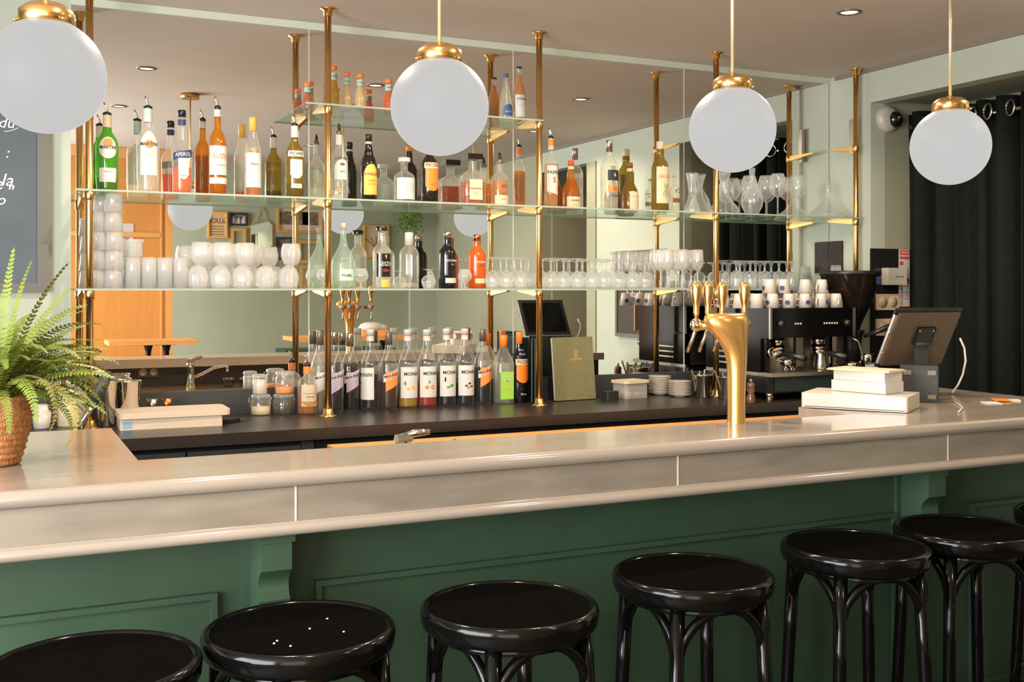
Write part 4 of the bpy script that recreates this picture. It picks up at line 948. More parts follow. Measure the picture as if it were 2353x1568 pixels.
for k in range(3):
    o = MB().box((-.07, -.003, 0), (.07, .003, .298)).build('menu_card', M_['menud'], None, (X(1222, -.12)+.017*k, -.125, 1.003)); o.rotation_euler = (0, 0, radians(62))
    tag(o, ['dark green menu card leaning nearest the orange-capped black bottle', 'dark green menu card, middle one of those leaning by the post', 'dark green menu card leaning against the brass post'][k], 'menu', 'menu cards leaning by the post')
# ---- plastic tub, black dish, saucers, cups of spoons
tb = thing('plastic_tub', 'frosted plastic food tub with cream lid beside the saucer stacks', 'food container', (X(1448, -.15), -.15, 1.0), radians(10))
MB().rbox((-.075, -.055, 0), (.075, .055, .075), .02).build('tub_body', M_['tubpl'], tb); MB().rbox((-.083, -.063, .075), (.083, .063, .088), .022).build('lid', M_['cream'], tb)
MB().lathe([(.0001, .004), (.03, .006), (.035, .025), (.02, .042), (.0001, .045)], 16, c=(-.03, 0, 0)).lathe([(.0001, .004), (.025, .006), (.03, .02), (.015, .034), (.0001, .036)], 16, c=(.03, -.005, 0)).build('contents', M_['paper'], tb)
o = MB().rbox((-.035, -.03, 0), (.035, .03, .045), .012).build('black_dish', M_['blackmt'], None, (X(1402, -.22), -.22, 1.0)); tag(o, 'small black square dish between the menu and the plastic tub', 'dish')
def saucer_mesh(R):
    m = MB(); m.lathe([(R*.45, 0), (R*.48, .003), (R*.9, .010), (R, .013), (R*.99, .0145), (R*.5, .006), (.0001, .006)], 30, close=False); return m
def stack(px, base, n, R, Y, nm, dz=.0083):
    f = None; x = X(px, Y)
    words_ = 'lowest second third fourth fifth sixth seventh eighth ninth tenth eleventh twelfth'.split()
    for k in range(n):
        t = 'white saucer, %s, in the %s' % (('topmost' if k == n-1 else words_[k]+' from below'), nm)
        loc = (x+.0015*sin(k*2.3), Y, 1.0+k*dz)
        if f is None:
            f = saucer_mesh(R).build('saucer', M_['white'], None, loc); tag(f, t, 'saucer', 'saucers in the '+nm)
        else:
            c = f.copy(); COL.objects.link(c); c.location = loc; c['label'] = t
stack(1563, 917, 9, .058, -.22, 'stack beside the spoon cup')
stack(1516, 910, 11, .058, -.09, 'stack behind the plastic tub')
def spoonpot(px, Y, t, sc=1.):
    r = thing('steel_pot', t, 'pot', (X(px, Y), Y, 1.0), group='steel pots of spoons')
    MB().lathe([(.036*sc, 0), (.040*sc, .003), (.050*sc, .108), (.054*sc, .110), (.054*sc, .114), (.048*sc, .113), (.038*sc, .01)], 28).build('pot_body', M_['chrome'], r)
    for k, (dx, a, hgt, mm_) in enumerate(((-.02, -.35, .15, 'steel'), (.0, .12, .14, 'chrome'), (.025, .4, .145, 'steel'), (.01, -.1, .13, 'chrome'))):
        MB().box((-.004, -.0012, .02), (.004, .0012, hgt), Matrix.Translation((dx, .01*k-.01, 0)) @ Matrix.Rotation(a, 4, 'Y')).build('spoon', M_[mm_], r)
    return r
spoonpot(1614, -.30, 'polished steel pot of coffee spoons beside the saucers')
spoonpot(1668, -.43, 'polished steel pot of spoons partly behind the tap tower', .9)

# ------------------------------------------------------------------ espresso machine
MX0 = 3.355; MX1 = 3.90; MY0 = -.60; MY1 = -.10
em = thing('espresso_machine', 'black and steel two-group espresso machine with cups on its top', 'coffee machine', ((MX0+MX1)/2, -.35, 1.0))
def E(v): return (v[0]-(MX0+MX1)/2, v[1]+.35, v[2]-1.0)
def eb(a, b, nm, m, M=None):
    mb = MB(); mb.box(E(a), E(b)); return mb.build(nm, M_[m], em)
eb((MX0+.02, MY0+.02, 1.035), (MX1-.02, MY1, 1.13), 'base', 'blackpl')
eb((MX0+.06, MY0+.0, 1.045), (MX1-.03, MY0+.02, 1.112), 'base_panel', 'menud')
eb((MX0+.0, MY0-.03, 1.118), (MX1, MY1, 1.137), 'drip_tray', 'steel')
eb((MX0+.01, MY0+.02, 1.13), (MX0+.03, MY1, 1.31), 'side_panel', 'black')
eb((MX1-.03, MY0+.15, 1.13), (MX1-.01, MY1, 1.31), 'side_panel', 'black')
eb((MX0+.03, MY0+.22, 1.137), (MX1-.03, MY1-.02, 1.31), 'back_plate', 'steel')
eb((MX0, MY0-.01, 1.305), (MX1, MY1+.01, 1.448), 'upper_housing', 'black')
eb((MX0, MY0-.02, 1.300), (MX0+.012, MY0-.01, 1.449), 'corner_trim', 'chrome')
eb((MX1-.012, MY0-.02, 1.300), (MX1, MY0-.01, 1.449), 'corner_trim', 'chrome')
mb = MB()
for k in range(3): mb.prism([(E((MX0-.003, MY1-.22, 0))[0], -.02), (E((MX0, 0, 0))[0], -.02), (E((MX0, 0, 0))[0], .14), (E((MX0-.003, 0, 0))[0], .14)], .222-.028*k, .230-.028*k)
mb.build('side_vents', M_['whitepl'], em)
eb((MX0-.002, MY0+.05, 1.135), (MX0+.01, MY1, 1.30), 'side_panel', 'black')
for k, dx in enumerate((.07, .33)):
    cx = MX0+dx+.06
    mb = MB(); mb.lathe([(.036, .255), (.036, .31)], 24, c=(E((cx, 0, 0))[0], E((0, MY0+.09, 0))[1], 0)).lathe([(.040, .238), (.040, .258)], 24, c=(E((cx, 0, 0))[0], E((0, MY0+.09, 0))[1], 0)); mb.build('group_head', M_['chrome'], em)
    mb = MB(); c = E((cx, MY0+.09, 1.225)); mb.tube([c, (c[0]+.015, c[1]-.08, c[2]-.005), (c[0]+.03, c[1]-.17, c[2]-.018)], [.012, .013, .016], 12); mb.build('portafilter_handle', M_['blackpl'], em)
    mb = MB(); mb.lathe([(.0001, 0), (.02, .002), (.036, .02), (.037, .035)], 20, c=(c[0], c[1], c[2]-.022)); mb.tube([(c[0], c[1], c[2]-.02), (c[0]-.012, c[1]-.01, c[2]-.04)], .005, 8).tube([(c[0], c[1], c[2]-.02), (c[0]+.012, c[1]-.01, c[2]-.04)], .005, 8); mb.build('portafilter', M_['chrome'], em)
    eb((cx+.085, MY0+.05, 1.16), (cx+.13, MY0+.07, 1.305), 'steel_column', 'steel')
mb = MB(); c = E((MX0+.035, MY0+.015, 1.235)); mb.lathe([(.0001, 0), (.024, 0), (.026, .004), (.026, .012), (.022, .012), (.021, .008), (.0001, .008)], 26, M=Matrix.Translation(c) @ Matrix.Rotation(pi/2, 4, 'X')); o = mb.build('pressure_gauge', M_['chrome'], em)
for k, (a, bb_) in enumerate(((.12, 3), (.30, 6))):
    mb = MB()
    for j in range(bb_): mb.lathe([(.0001, 0), (.005, 0), (.005, .004), (.0001, .004)], 10, M=Matrix.Translation(E((MX0+a+.016*j+.04, MY0-.011, 1.372))) @ Matrix.Rotation(pi/2, 4, 'X'))
    mb.build('push_buttons', M_['cream'], em)
mb = MB(); c = E((MX0+.07, MY0-.01, 1.372)); mb.lathe([(.0001, .02), (.015, .02), (.018, 0), (.018, -.005)], 16, M=Matrix.Translation(c) @ Matrix.Rotation(pi/2, 4, 'X')); mb.build('steam_knob', M_['blackpl'], em)
mb = MB(); c = E((MX1-.06, MY0-.01, 1.372)); mb.lathe([(.0001, .02), (.015, .02), (.018, 0), (.018, -.005)], 16, M=Matrix.Translation(c) @ Matrix.Rotation(pi/2, 4, 'X')); mb.build('steam_knob', M_['blackpl'], em)
mb = MB(); c = E((MX1-.025, MY0+.0, 1.30)); mb.tube([c, (c[0]+.03, c[1]-.02, c[2]-.02), (c[0]+.05, c[1]-.03, c[2]-.09), (c[0]+.06, c[1]-.03, c[2]-.13)], .0045, 8); mb.build('steam_wand', M_['chrome'], em)
mb = MB()
for fx in (MX0+.05, MX1-.05):
    for fy in (MY0+.04, MY1-.04): mb.lathe([(.018, 0), (.014, .036)], 14, c=E((fx, fy, 1.0)))
mb.build('feet', M_['chrome'], em)
# twin-spout filter lying on the tray, milk pitcher, mill, small cup
x, y, z = X(1815, MY0-.0), MY0+.02, 1.138
tf = thing('twin_spout_filter', 'chrome twin-spout coffee filter lying on the drip tray', 'coffee filter', (x, y, z))
MB().lathe([(.022, .030), (.034, .038), (.036, .058), (.030, .060)], 20).tube([(-.03, 0, .05), (-.055, .0, .058)], [.006, .004], 8).build('filter_basket', M_['chrome'], tf)
for s in (-1, 1):
    MB().tube([(0, 0, .034), (s*.014, -.006, .026), (s*.02, -.010, .014)], .006, 8).lathe([(.008, 0), (.0125, .0), (.0125, .006), (.008, .006)], 16, close=False, M=Matrix.Translation((s*.020, -.014, .0135)) @ Matrix.Rotation(pi/2, 4, 'X')).build('spout', M_['chrome'], tf)
pt = thing('milk_pitcher', 'steel milk pitcher standing on the drip tray', 'pitcher', (X(1886, MY0+.08), MY0+.08, 1.138))
MB().lathe([(.038, 0), (.040, .004), (.040, .03), (.030, .075), (.031, .09), (.034, .096), (.032, .096)], 24).build('pitcher_body', M_['steel'], pt); MB().tube([(.03, 0, .085), (.055, 0, .08), (.058, 0, .03), (.038, 0, .022)], .004, 8).build('handle', M_['steel'], pt)
ml = thing('pepper_mill', 'dark pepper mill with brass knob before the espresso machine', 'pepper mill', (X(1727, -.62), -.615, 1.0))
MB().lathe([(.022, 0), (.024, .005), (.020, .03), (.015, .045), (.022, .06), (.018, .075), (.022, .08), (.016, .095), (.0001, .10)], 20).build('mill_body', mat('mill_wood', rgb(96, 66, 44), .2, coat=.6), ml); MB().lathe([(.0001, .099), (.006, .10), (.009, .107), (.005, .114), (.0001, .115)], 12).build('knob', M_['brass'], ml)
o = MB().lathe([(.014, 0), (.017, .002), (.012, .02), (.013, .028), (.018, .04), (.016, .04)], 16).build('egg_cup', M_['steel'], None, (X(1768, -.62), -.62, 1.0)); tag(o, 'tiny steel cup before the espresso machine', 'cup')
# cups on the machine
def cup(lbl):
    r = thing('espresso_cup', lbl, 'cup', (0, 0, -5), group='white cups on the espresso machine')
    MB().lathe([(.0001, 0), (.023, 0), (.025, .004), (.0365, .070), (.035, .070), (.0235, .006), (.0001, .005)], 28, close=False).build('cup_body', M_['white'], r)
    MB().tube([(.034, 0, .060), (.050, 0, .058), (.055, 0, .044), (.046, 0, .030), (.029, 0, .027)], .0042, 8).build('handle', M_['white'], r)
    MB().add(*(lambda p: (p.v, p.f))(patch(.0350, .032, .056, -.36, .36, shape='disc')), smooth=True).build('print', M_['inkblue'], r)
    return r
CU = Proto(cup('x'))
cl = [(1700, 0), (1738, 0), (1775, 0), (1812, 0), (1849, 0), (1886, 0), (1921, 0)]
i = 0; MT = 1.4485
pos = ['first', 'second', 'third', 'fourth', 'fifth', 'sixth', 'seventh', 'last']
for k, (px, _) in enumerate(cl):
    Y = -.53; CU.put((X(px, Y), Y, MT), 'upturned white espresso cup, %s of the row at the machine\'s edge counted from the tap' % pos[k], None, True, radians(20+37*k), .070)
for k, px in enumerate((1715, 1752, 1790, 1827, 1863, 1898)):
    Y = -.445; CU.put((X(px, Y), Y, MT), 'upturned white espresso cup, %s of the middle row on the machine counted from the tap' % ORD[k], None, True, radians(70+61*k), .070)
for k, px in enumerate((1768, 1800, 1850, 1888)):
    Y = -.49; CU.put((X(px, Y), Y, MT+.0415+.0295), ['upturned white cup stacked on others, the one nearest the tap', 'upturned white cup stacked on others, above the machine middle', 'upturned white cup with a blue oval print, stacked on top', 'upturned white cup stacked on others, nearest the grinder'][k], None, True, radians((80, 130, 10, 200)[k]), .070)
for k, px in enumerate((1655, 1690, 1725, 1760)):
    Y = -.20; CU.put((X(px, Y), Y, MT), 'upturned white cup, %s of the row nearest the mirror on the machine' % ORD[k], None, True, radians(150+17*k), .070)
for k, px in enumerate((1662, 1700)):
    Y = -.33; CU.put((X(px, Y), Y, MT), ['upturned white cup on the machine rim above its side vents, nearer the mirror post', 'upturned white cup above the side vents, next in from the rim'][k], None, True, radians(110+37*k), .070)

# ------------------------------------------------------------------ grinder
gx, gy = X(1950, -.48)+.02, -.47
gr = thing('coffee_grinder', 'black coffee grinder with large smoked hopper and blue sticker', 'coffee grinder', (gx, gy, 1.0))
MB().rbox((-.075, -.12, 0), (.075, .12, .05), .03).build('base', M_['blackpl'], gr)
MB().lathe([(.060, .05), (.062, .16), (.056, .17)], 28).build('motor_housing', M_['chrome'], gr)
MB().lathe([(.050, .17), (.052, .26), (.062, .30), (.075, .33)], 28).build('upper_housing', M_['blackpl'], gr)
MB().lathe([(.045, .33), (.060, .37), (.118, .50), (.150, .615), (.150, .62), (.146, .62)], 36, close=False).build('hopper', M_['hopper'], gr)
MB().lathe([(.152, .612), (.155, .614), (.155, .630), (.150, .634), (.0001, .636)], 36, close=False).build('hopper_lid', M_['blackpl'], gr)
o = MB(); o.add(*(lambda p: (p.v, p.f))(patch(.1500, .565, .605, .25, 1.1)), smooth=True); o = o.build('sticker', M_['sticker'], gr)
m = MB(); text_round(m, 'BRÛLERIE DU', .013, .1545, .597, .66, True); text_round(m, 'Café Torréfié', .012, .1535, .584, .66); text_round(m, 'MAISON', .012, .1525, .572, .66, True); m.build('lettering', M_['labelw'], o)
MB().tube([(0, -.10, .30), (.04, -.16, .33), (.09, -.20, .36)], [.010, .012, .014], 12).build('tamper_lever', M_['blackpl'], gr)
MB().lathe([(.038, .14), (.040, .20), (.036, .215), (.03, .215)], 24, c=(.02, -.10, 0)).build('doser', M_['chrome'], gr)
MB().box((-.03, -.142, .105), (.05, -.139, .16)).build('doser_label', M_['labelw'], gr)
m = MB(); text_flat(m, 'SANTOS', .016, Matrix.Translation((.01, -.1425, .13)) @ Matrix.Rotation(pi/2, 4, 'X'), True); m.build('lettering', M_['ink'], gr)
MB().tube([(.05, -.13, .10), (.07, -.16, .09), (.08, -.17, .05)], .003, 8).lathe([(.018, .018), (.020, .05)], 16, c=(.078, -.165, 0)).build('dosing_fork', M_['steel'], gr)
# leaning photo on the right wall near the corner
pf = thing('wall_photo', 'dark brown photograph mounted low on the side wall at the corner', 'picture', (XR-.012, -.062, 1.65))
MB().box((0, -.055, -.10), (.010, .055, .16)).build('print', mat('sepia_photo', rgb(46, 33, 26), .5, spec=.2, noise=.55, nscale=22), pf)

# ------------------------------------------------------------------ right side: recess fittings
RY = y_o0-.001
tp = MB().box((X(1999, RY), RY-.008, .9), (X(2085, RY)+.1, RY, Z(2040, 572, RY))).build('tile_panel', mat('black_glazed_tiles', rgb(34, 32, 28), .12)); tag(tp, 'black glazed tile panel on the recess wall behind the tablet', 'tile panel')
def plate(px0, px1, p0, p1, nm, t, m, d=.012, y=None):
    y = y if y is not None else RY-.009
    r = thing(nm, t, nm.replace('_', ' '), ((X(px0, y)+X(px1, y))/2, y, (Z(px0, p0, y)+Z(px0, p1, y))/2))
    hw = (X(px1, y)-X(px0, y))/2; hz = abs(Z(px0, p0, y)-Z(px0, p1, y))/2
    MB().box((-hw, -d, -hz), (hw, 0, hz)).build('cover_plate', M_[m], r); return r, hw, hz
r, hw, hz = plate(2026, 2068, 616, 655, 'thermostat_box', 'white surface-mounted box above the socket plates', 'whitepl', .05)
MB().box((-hw*.2, -.052, -.003), (hw*.0, -.0505, .001)).box((hw*.15, -.052, -.004), (hw*.25, -.0505, .002)).box((hw*.4, -.052, -.003), (hw*.6, -.0505, .001)).build('indicator', M_['ink'], r)
for (a, b_, t) in ((676, 713, 'beige double light switch plate directly below the white box'), (733, 772, 'beige double light switch plate, lower one behind the tablet edge')):
    r, hw, hz = plate(2012, 2063, a, b_, 'light_switch', t, 'beige', .008)
    for s in (-1, 1):
        MB().lathe([(.0001, 0), (hw*.38, 0), (hw*.38, .003), (.0001, .003)], 20, sy=1, M=Matrix.Translation((s*hw*.45, -.008, 0)) @ Matrix.Rotation(pi/2, 4, 'X')).build('rocker', M_['beige'], r)
r, hw, hz = plate(2065, 2090, 573, 706, 'safety_notice', 'tall white notice with red headings beside the light switches', 'labelw', .001)
m = MB()
for z0, z1 in ((.80, .97), (.66, .75), (-.12, -.03), (-1, -.97), (-.30, -.28), (-.50, -.48), (-.72, -.70)): m.box((-hw*.85, -.0022, z0*hz), (hw*.9, -.0012, z1*hz))
for z0, z1 in ((.45, .58), (.05, .33)): m.box((-hw*.85, -.0022, z0*hz), (-hw*.2, -.0012, z1*hz))
m.build('red_marks', M_['inkred'], r)
m = MB(); text_flat(m, 'CONSIGNES', .022, Matrix.Translation((0, -.0028, .885*hz)) @ Matrix.Rotation(pi/2, 4, 'X'), True, 0, .5); m.build('lettering', M_['labelw'], r)
m = MB(); text_flat(m, '0', .03, Matrix.Translation((-hw*.5, -.0028, -.40*hz)) @ Matrix.Rotation(pi/2, 4, 'X'), True); text_flat(m, '1', .03, Matrix.Translation((-hw*.5, -.0028, -.61*hz)) @ Matrix.Rotation(pi/2, 4, 'X'), True); text_flat(m, '2', .03, Matrix.Translation((-hw*.5, -.0028, -.85*hz)) @ Matrix.Rotation(pi/2, 4, 'X'), True); m.build('numerals', M_['ink'], r)
dcx, dcz = X(2046, RY-.03), Z(2046, 273, RY-.03)
dc = thing('dome_camera', 'white dome security camera mounted in the recess by the curtain', 'security camera', (dcx, RY, dcz))
MB().lathe([(.0, .045), (.045, .043), (.066, .03), (.073, .012), (.073, 0)], 36, close=False, M=Matrix.Rotation(pi/2, 4, 'X')).build('housing', M_['whitepl'], dc)
MB().lathe([(.0001, .076), (.022, .073), (.038, .060), (.045, .042), (.045, .02)], 28, close=False, M=Matrix.Translation((.018, 0, -.004)) @ Matrix.Rotation(pi/2, 4, 'X') @ Matrix.Rotation(radians(12), 4, 'Y')).build('dome', M_['camglass'], dc)
MB().tube([(.008, -.078, .0), (.026, -.080, .006)], .007, 12).build('lens', M_['steel'], dc)

# ---- till: cash drawer box, paper stack, receipt printer, tablet on a stand
db = thing('cash_drawer', 'flat white cash drawer case under the reams of paper', 'cash drawer', (2.763, -1.872, BZ), radians(-56))
MB().rbox((-.192, -.125, .002), (.165, .10, .053), .008).build('case', M_['whitepl'], db); MB().box((-.18, -.1265, .006), (.155, -.1250, .008)).build('front_gap', M_['blackmt'], db)
bk = thing('paper_stack', 'lower thick ream of white paper on the cash drawer', 'paper stack', (2.862, -1.835, BZ+.0545), radians(-74))
MB().box((-.105, -.14, 0), (.105, -.02, .038)).build('sheets', M_['paper'], bk)
b2 = thing('paper_stack', 'upper ream of white paper lying on the lower ream', 'paper stack', (2.868, -1.832, BZ+.093), radians(-76))
MB().box((-.10, -.135, 0), (.103, -.025, .034)).build('sheets', M_['paper'], b2)
fo = thing('cream_folder', 'thin cream folder lying on top of the paper', 'folder', (2.87, -1.82, BZ+.1275), radians(-70)); MB().box((-.12, -.15, 0), (.115, -.02, .004)).box((-.115, -.145, .004), (.11, -.025, .007)).build('sleeve', M_['cream'], fo)
pr = thing('receipt_printer', 'black cube-shaped receipt printer on the bar end, standing by the tablet', 'receipt printer', (3.108, -1.785, BZ+.001), radians(-45))
MB().rbox((-.066, -.066, .0), (.066, .066, .126), .005).build('housing', M_['blackcab'], pr)
MB().rbox((-.067, -.067, .122), (.067, .067, .134), .005).build('cover', M_['blackpl'], pr)
for sx in (-1, 1):
    for zz in (.02, .108): MB().box((sx*.042-.014, -.071, zz-.008), (sx*.042+.014, -.066, zz+.008)).build('rubber_pad', M_['spotrim'], pr)
tb = thing('tablet_till', 'black tilted tablet till seen from behind, on a metal stand', 'till', (3.28, -1.60, BZ))
MT_ = Matrix.Translation((0, -.02, .225)) @ Matrix.Rotation(radians(-2), 4, 'Z') @ Matrix.Rotation(radians(27), 4, 'X')
MB().rbox((-.155, -.012, -.115), (.158, .0, .112), .005, M=MT_).build('back_shell', mat('dark_bronze_shell', rgb(84, 66, 50), .45), tb)
MB().rbox((-.170, .0, -.128), (.170, .010, .128), .004, M=MT_).build('bezel', M_['blackpl'], tb)
MB().box((-.145, .0105, -.105), (.145, .0115, .105), M=MT_).build('screen', M_['black'], tb)
MB().rbox((-.171, -.008, -.11), (-.156, .004, .105), .002, M=MT_).build('side_bar', M_['steel'], tb)
MB().rbox((-.045, -.024, -.02), (.045, -.012, .055), .01, M=MT_).build('mount_plate', M_['blackpl'], tb)
MB().lathe([(.0001, .0), (.004, 0), (.004, .003), (.0001, .003)], 8, M=MT_ @ Matrix.Translation((-.035, -.022, .042)) @ Matrix.Rotation(pi/2, 4, 'X')).lathe([(.0001, 0), (.004, 0), (.004, .003), (.0001, .003)], 8, M=MT_ @ Matrix.Translation((.035, -.022, .042)) @ Matrix.Rotation(pi/2, 4, 'X')).lathe([(.0001, 0), (.007, 0), (.007, .004), (.0001, .004)], 12, M=MT_ @ Matrix.Translation((-.168, -.008, .03)) @ Matrix.Rotation(pi/2, 4, 'X')).lathe([(.0001, 0), (.007, 0), (.007, .004), (.0001, .004)], 12, M=MT_ @ Matrix.Translation((-.168, -.008, -.06)) @ Matrix.Rotation(pi/2, 4, 'X')).build('screws', M_['chrome'], tb)
MB().box((-.034, -.004, .004), (.034, .004, .20), Matrix.Translation((.01, -.02, 0))).rbox((-.07, -.06, 0), (.08, .09, .006), .02).tube([(-.03, -.03, .20), (.05, -.03, .20)], .009, 12).build('stand', M_['blackcab'], tb)
cb = MB().tube([P(2206, 778, -1.60), P(2216, 800, -1.60), P(2219, 830, -1.61), P(2212, 862, -1.62), P(2202, 884, -1.63), (X(2188, -1.66), -1.66, BZ+.006)], .0042, 10).build('white_cable', M_['whitepl']); tag(cb, 'white cable curving down from the tablet to the bar top', 'cable')
q0 = at(2188, 920, BZ+.004); q1 = at(2206, 932, BZ+.004); q2 = at(2212, 938, BZ+.004); q3 = at(2202, 948, BZ+.004)
cb = MB().tube([q0, q1, q2, q3], .0025, 8).build('thin_cable', M_['whitepl']); tag(cb, 'thin pale cable lying on the bar beside the receipt printer', 'cable')
for (px, py_, t, m) in ((2278, 927, 'white card lying on the bar, the one nearer the receipt printer', 'paper'), (2325, 921, 'white card lying on the bar, the one farther from the receipt printer', 'paper'), (2300, 922, 'orange card between two white cards on the bar', 'orcap')):
    x, y, z = at(px, py_, BZ); o = MB().box((-.028, -.035, 0), (.028, .035, .003)).build('business_card', M_[m], None, (x, y, BZ+(.0032 if m == 'orcap' else 0))); o.rotation_euler = (0, 0, radians(px % 30-60)); tag(o, t, 'card')
# ------------------------------------------------------------------ beer tower
TX, TY = X(1692, -2.035), -2.035
bt = thing('beer_tower', 'gold cobra-shaped beer tap tower with four brass handles on the bar', 'beer tap', (TX, TY, BZ))
# column that swells and leans into a wide head (head faces the bartender)
secs = []   # (cx, cy, z, rx, ry)
for cx, cy, z, rx, ry in ((0,0,0,.029,.029),(0,0,.02,.0275,.0275),(0,0,.10,.0275,.0275),(.002,0,.17,.030,.029),(.002,.002,.215,.036,.032),(-.006,.006,.250,.046,.038),(-.014,.012,.278,.062,.045),(-.019,.018,.300,.076,.049),(-.021,.022,.318,.080,.050),(-.021,.024,.331,.077,.047),(-.021,.024,.338,.066,.038),(-.021,.024,.341,.045,.022)):
    secs.append((cx, cy, z, rx, ry))
vs = []; fs = []; n = 32
for cx, cy, z, rx, ry in secs:
    for k in range(n):
        t = 2*pi*k/n; e = 1.0
        vs.append((cx+rx*cos(t), cy+ry*sin(t), z))
for i in range(len(secs)-1):
    for k in range(n): fs.append((i*n+k, i*n+(k+1) % n, (i+1)*n+(k+1) % n, (i+1)*n+k))
fs.append(tuple((len(secs)-1)*n+k for k in range(n)))
o = MB().add(vs, fs, True).build('tower_body', M_['gold'], bt)
sb = o.modifiers.new('s', 'SUBSURF'); sb.levels = 1; sb.render_levels = 1
for k, px in enumerate((1600, 1627, 1660, 1711)):
    Y = -1.935; x = X(px, Y)-TX; y = Y-TY
    MB().tube([(x*.8-.004, .05, .300), (x, y, .302)], .011, 14).lathe([(.013, -.004), (.0155, 0), (.0155, .006)], 16, M=Matrix.Translation((x*.9, .075, .301)) @ Matrix.Rotation(-pi/2, 4, 'X'), close=False).build('shank', M_['brass'], bt)
    t = MB().lathe([(.0001, -.012), (.016, -.011), (.021, -.004), (.021, .006), (.016, .012), (.0001, .013)], 24, M=Matrix.Translation((x, y, .302)) @ Matrix.Rotation(-pi/2, 4, 'X')).build('tap_valve', M_['chrome'], bt)
    MB().tube([(x, y+.004, .285), (x-.004, y+.02, .25), (x-.010, y+.035, .215)], [.006, .0055, .0055], 12).build('spout', M_['steel'], bt)
    MB().lathe([(.006, .318), (.007, .330), (.010, .340), (.0085, .350), (.012, .372), (.0185, .402), (.0185, .426), (.014, .436), (.0001, .438)], 20, c=(x, y, 0)).build('tap_handle', M_['brass'], bt)

# ------------------------------------------------------------------ fern
fx, fy = -.005, -1.93
pt = thing('potted_fern', 'bushy fern in a woven wicker pot on the bar end', 'potted plant', (fx, fy, BZ))
wp = [(.0001, .002), (.058, 0)]
for k in range(40):
    z = .003+.150*k/39; base = .060+.031*min(1, z/.115)**.8-(.004 if z > .14 else 0); wp.append((base+.0022*sin(k*pi/2*1.0+.3), z))
wp += [(.091, .157), (.090, .163), (.084, .164), (.078, .15), (.0001, .145)]
MB().lathe(wp, 72, flute=.018, nf=36).build('wicker_pot', M_['wicker'], pt)
MB().lathe([(.076, .146), (.0001, .152)], 24, close=False).build('soil', M_['soil'], pt)
def fronds(mb, specs, rnd):
    for (az, elev, ln, droop, wl_) in specs:
        n = 34; d = Vector((cos(az), sin(az), 0)); p = Vector((0, 0, .15))+d*.02; e = elev; pts = []
        for i in range(n):
            pts.append((p.copy(), e)); st = ln/n
            p = p+(d*cos(e)+Vector((0, 0, sin(e))))*st; e -= droop/n*(.4+1.3*i/n)
        side = Vector((-sin(az), cos(az), 0)); tw = rnd.uniform(-.5, .5)
        for i in range(n-1):
            a, b = pts[i][0], pts[i+1][0]; u = (b-a).normalized(); nn = side.cross(u)
            s2 = side*cos(tw)+nn*sin(tw); r = .0011
            mb.add([a-s2*r, a+s2*r, b+s2*r, b-s2*r], [(0, 1, 2, 3)])
            if i < 3: continue
            t = i/n; L_ = wl_*(sin(min(1, t*1.7+.12)*pi/2))*(1-max(0, t-.45)/.55)**.7+.002
            for s in (-1, 1):
                dirv = (s2*s*.93+u*.38+Vector((0, 0, rnd.uniform(-.22, .05)))).normalized(); hw = ln/n*.46
                q = a+dirv*L_
                mb.add([a-u*hw*.5, a+dirv*L_*.5-u*hw*.9, q, a+dirv*L_*.5+u*hw*.9, a+u*hw*.5], [(0, 1, 2, 3, 4)] if s > 0 else [(4, 3, 2, 1, 0)])
R_ = random.Random(3)
main = [(R_.uniform(0, 2*pi), R_.uniform(.5, 1.35), R_.uniform(.22, .34), R_.uniform(1.0, 2.4), R_.uniform(.016, .024)) for _ in range(110)]
main += [(R_.uniform(-.7, .9), R_.uniform(.25, 1.0), R_.uniform(.22, .32), R_.uniform(.8, 2.2), R_.uniform(.016, .022)) for _ in range(46)]
main += [(.6, 1.45, .36, .35, .020), (1.2, 1.38, .40, .3, .022), (-.3, 1.32, .38, .5, .021), (2.4, 1.4, .42, .4, .022), (0.2, 1.25, .33, .6, .02)]
m = MB(); fronds(m, main, R_); m.build('fronds', M_['fern'], pt)
pale = [(R_.uniform(-.6, .8), R_.uniform(.3, .9), R_.uniform(.26, .32), R_.uniform(.9, 1.7), .009) for _ in range(12)]+[(-.75, .7, .36, 3.4, .016), (-.55, .5, .34, 3.2, .015), (-.95, .9, .34, 3.6, .017)]
m = MB(); fronds(m, pale, R_); m.build('pale_fronds', M_['fernold'], pt)

# ------------------------------------------------------------------ chalkboard
cbx1 = X(112, -.03); cb = thing('chalkboard', 'grey chalkboard with a dark frame on the wall behind the fern', 'chalkboard', (cbx1-.55, -.002, EYE-.01))
MB().box((-.55, -.020, .0), (.55, -.002, 1.0)).build('slate', M_['board'], cb)
m = MB()
for a, b2 in (((-.55, -.03, 0), (.55, -.002, .034)), ((-.55, -.03, .966), (.55, -.002, 1.0)), ((-.55, -.03, .034), (-.51, -.002, .966)), ((.508, -.03, .034), (.55, -.002, .966))): m.box(a, b2)
m.build('board_frame', M_['boardf'], cb)
def wr(px, py_, txt, s, m): text_flat(m, txt, s, Matrix.Translation((X(px, -.022)-(cbx1-.55), -.0205, Z(px, py_, -.022)-(EYE-.01))) @ Matrix.Rotation(pi/2, 4, 'X'), False, .25)
m = MB(); wr(16, 415, 'la', .07, m); wr(16, 352, ':', .06, m); wr(20, 443, '"', .07, m); wr(2, 460, 'o', .06, m); wr(14, 283, 'du', .06, m); wr(-80, 420, 'Salade de', .07, m)
arc = [(X(10+4*k, -.022)-(cbx1-.55), -.021, Z(30, 303-(k*k)*.16, -.022)-(EYE-.01)) for k in range(9)]
m.tube(arc, .0016, 6); m.build('chalk_writing', M_['chalk'], cb)

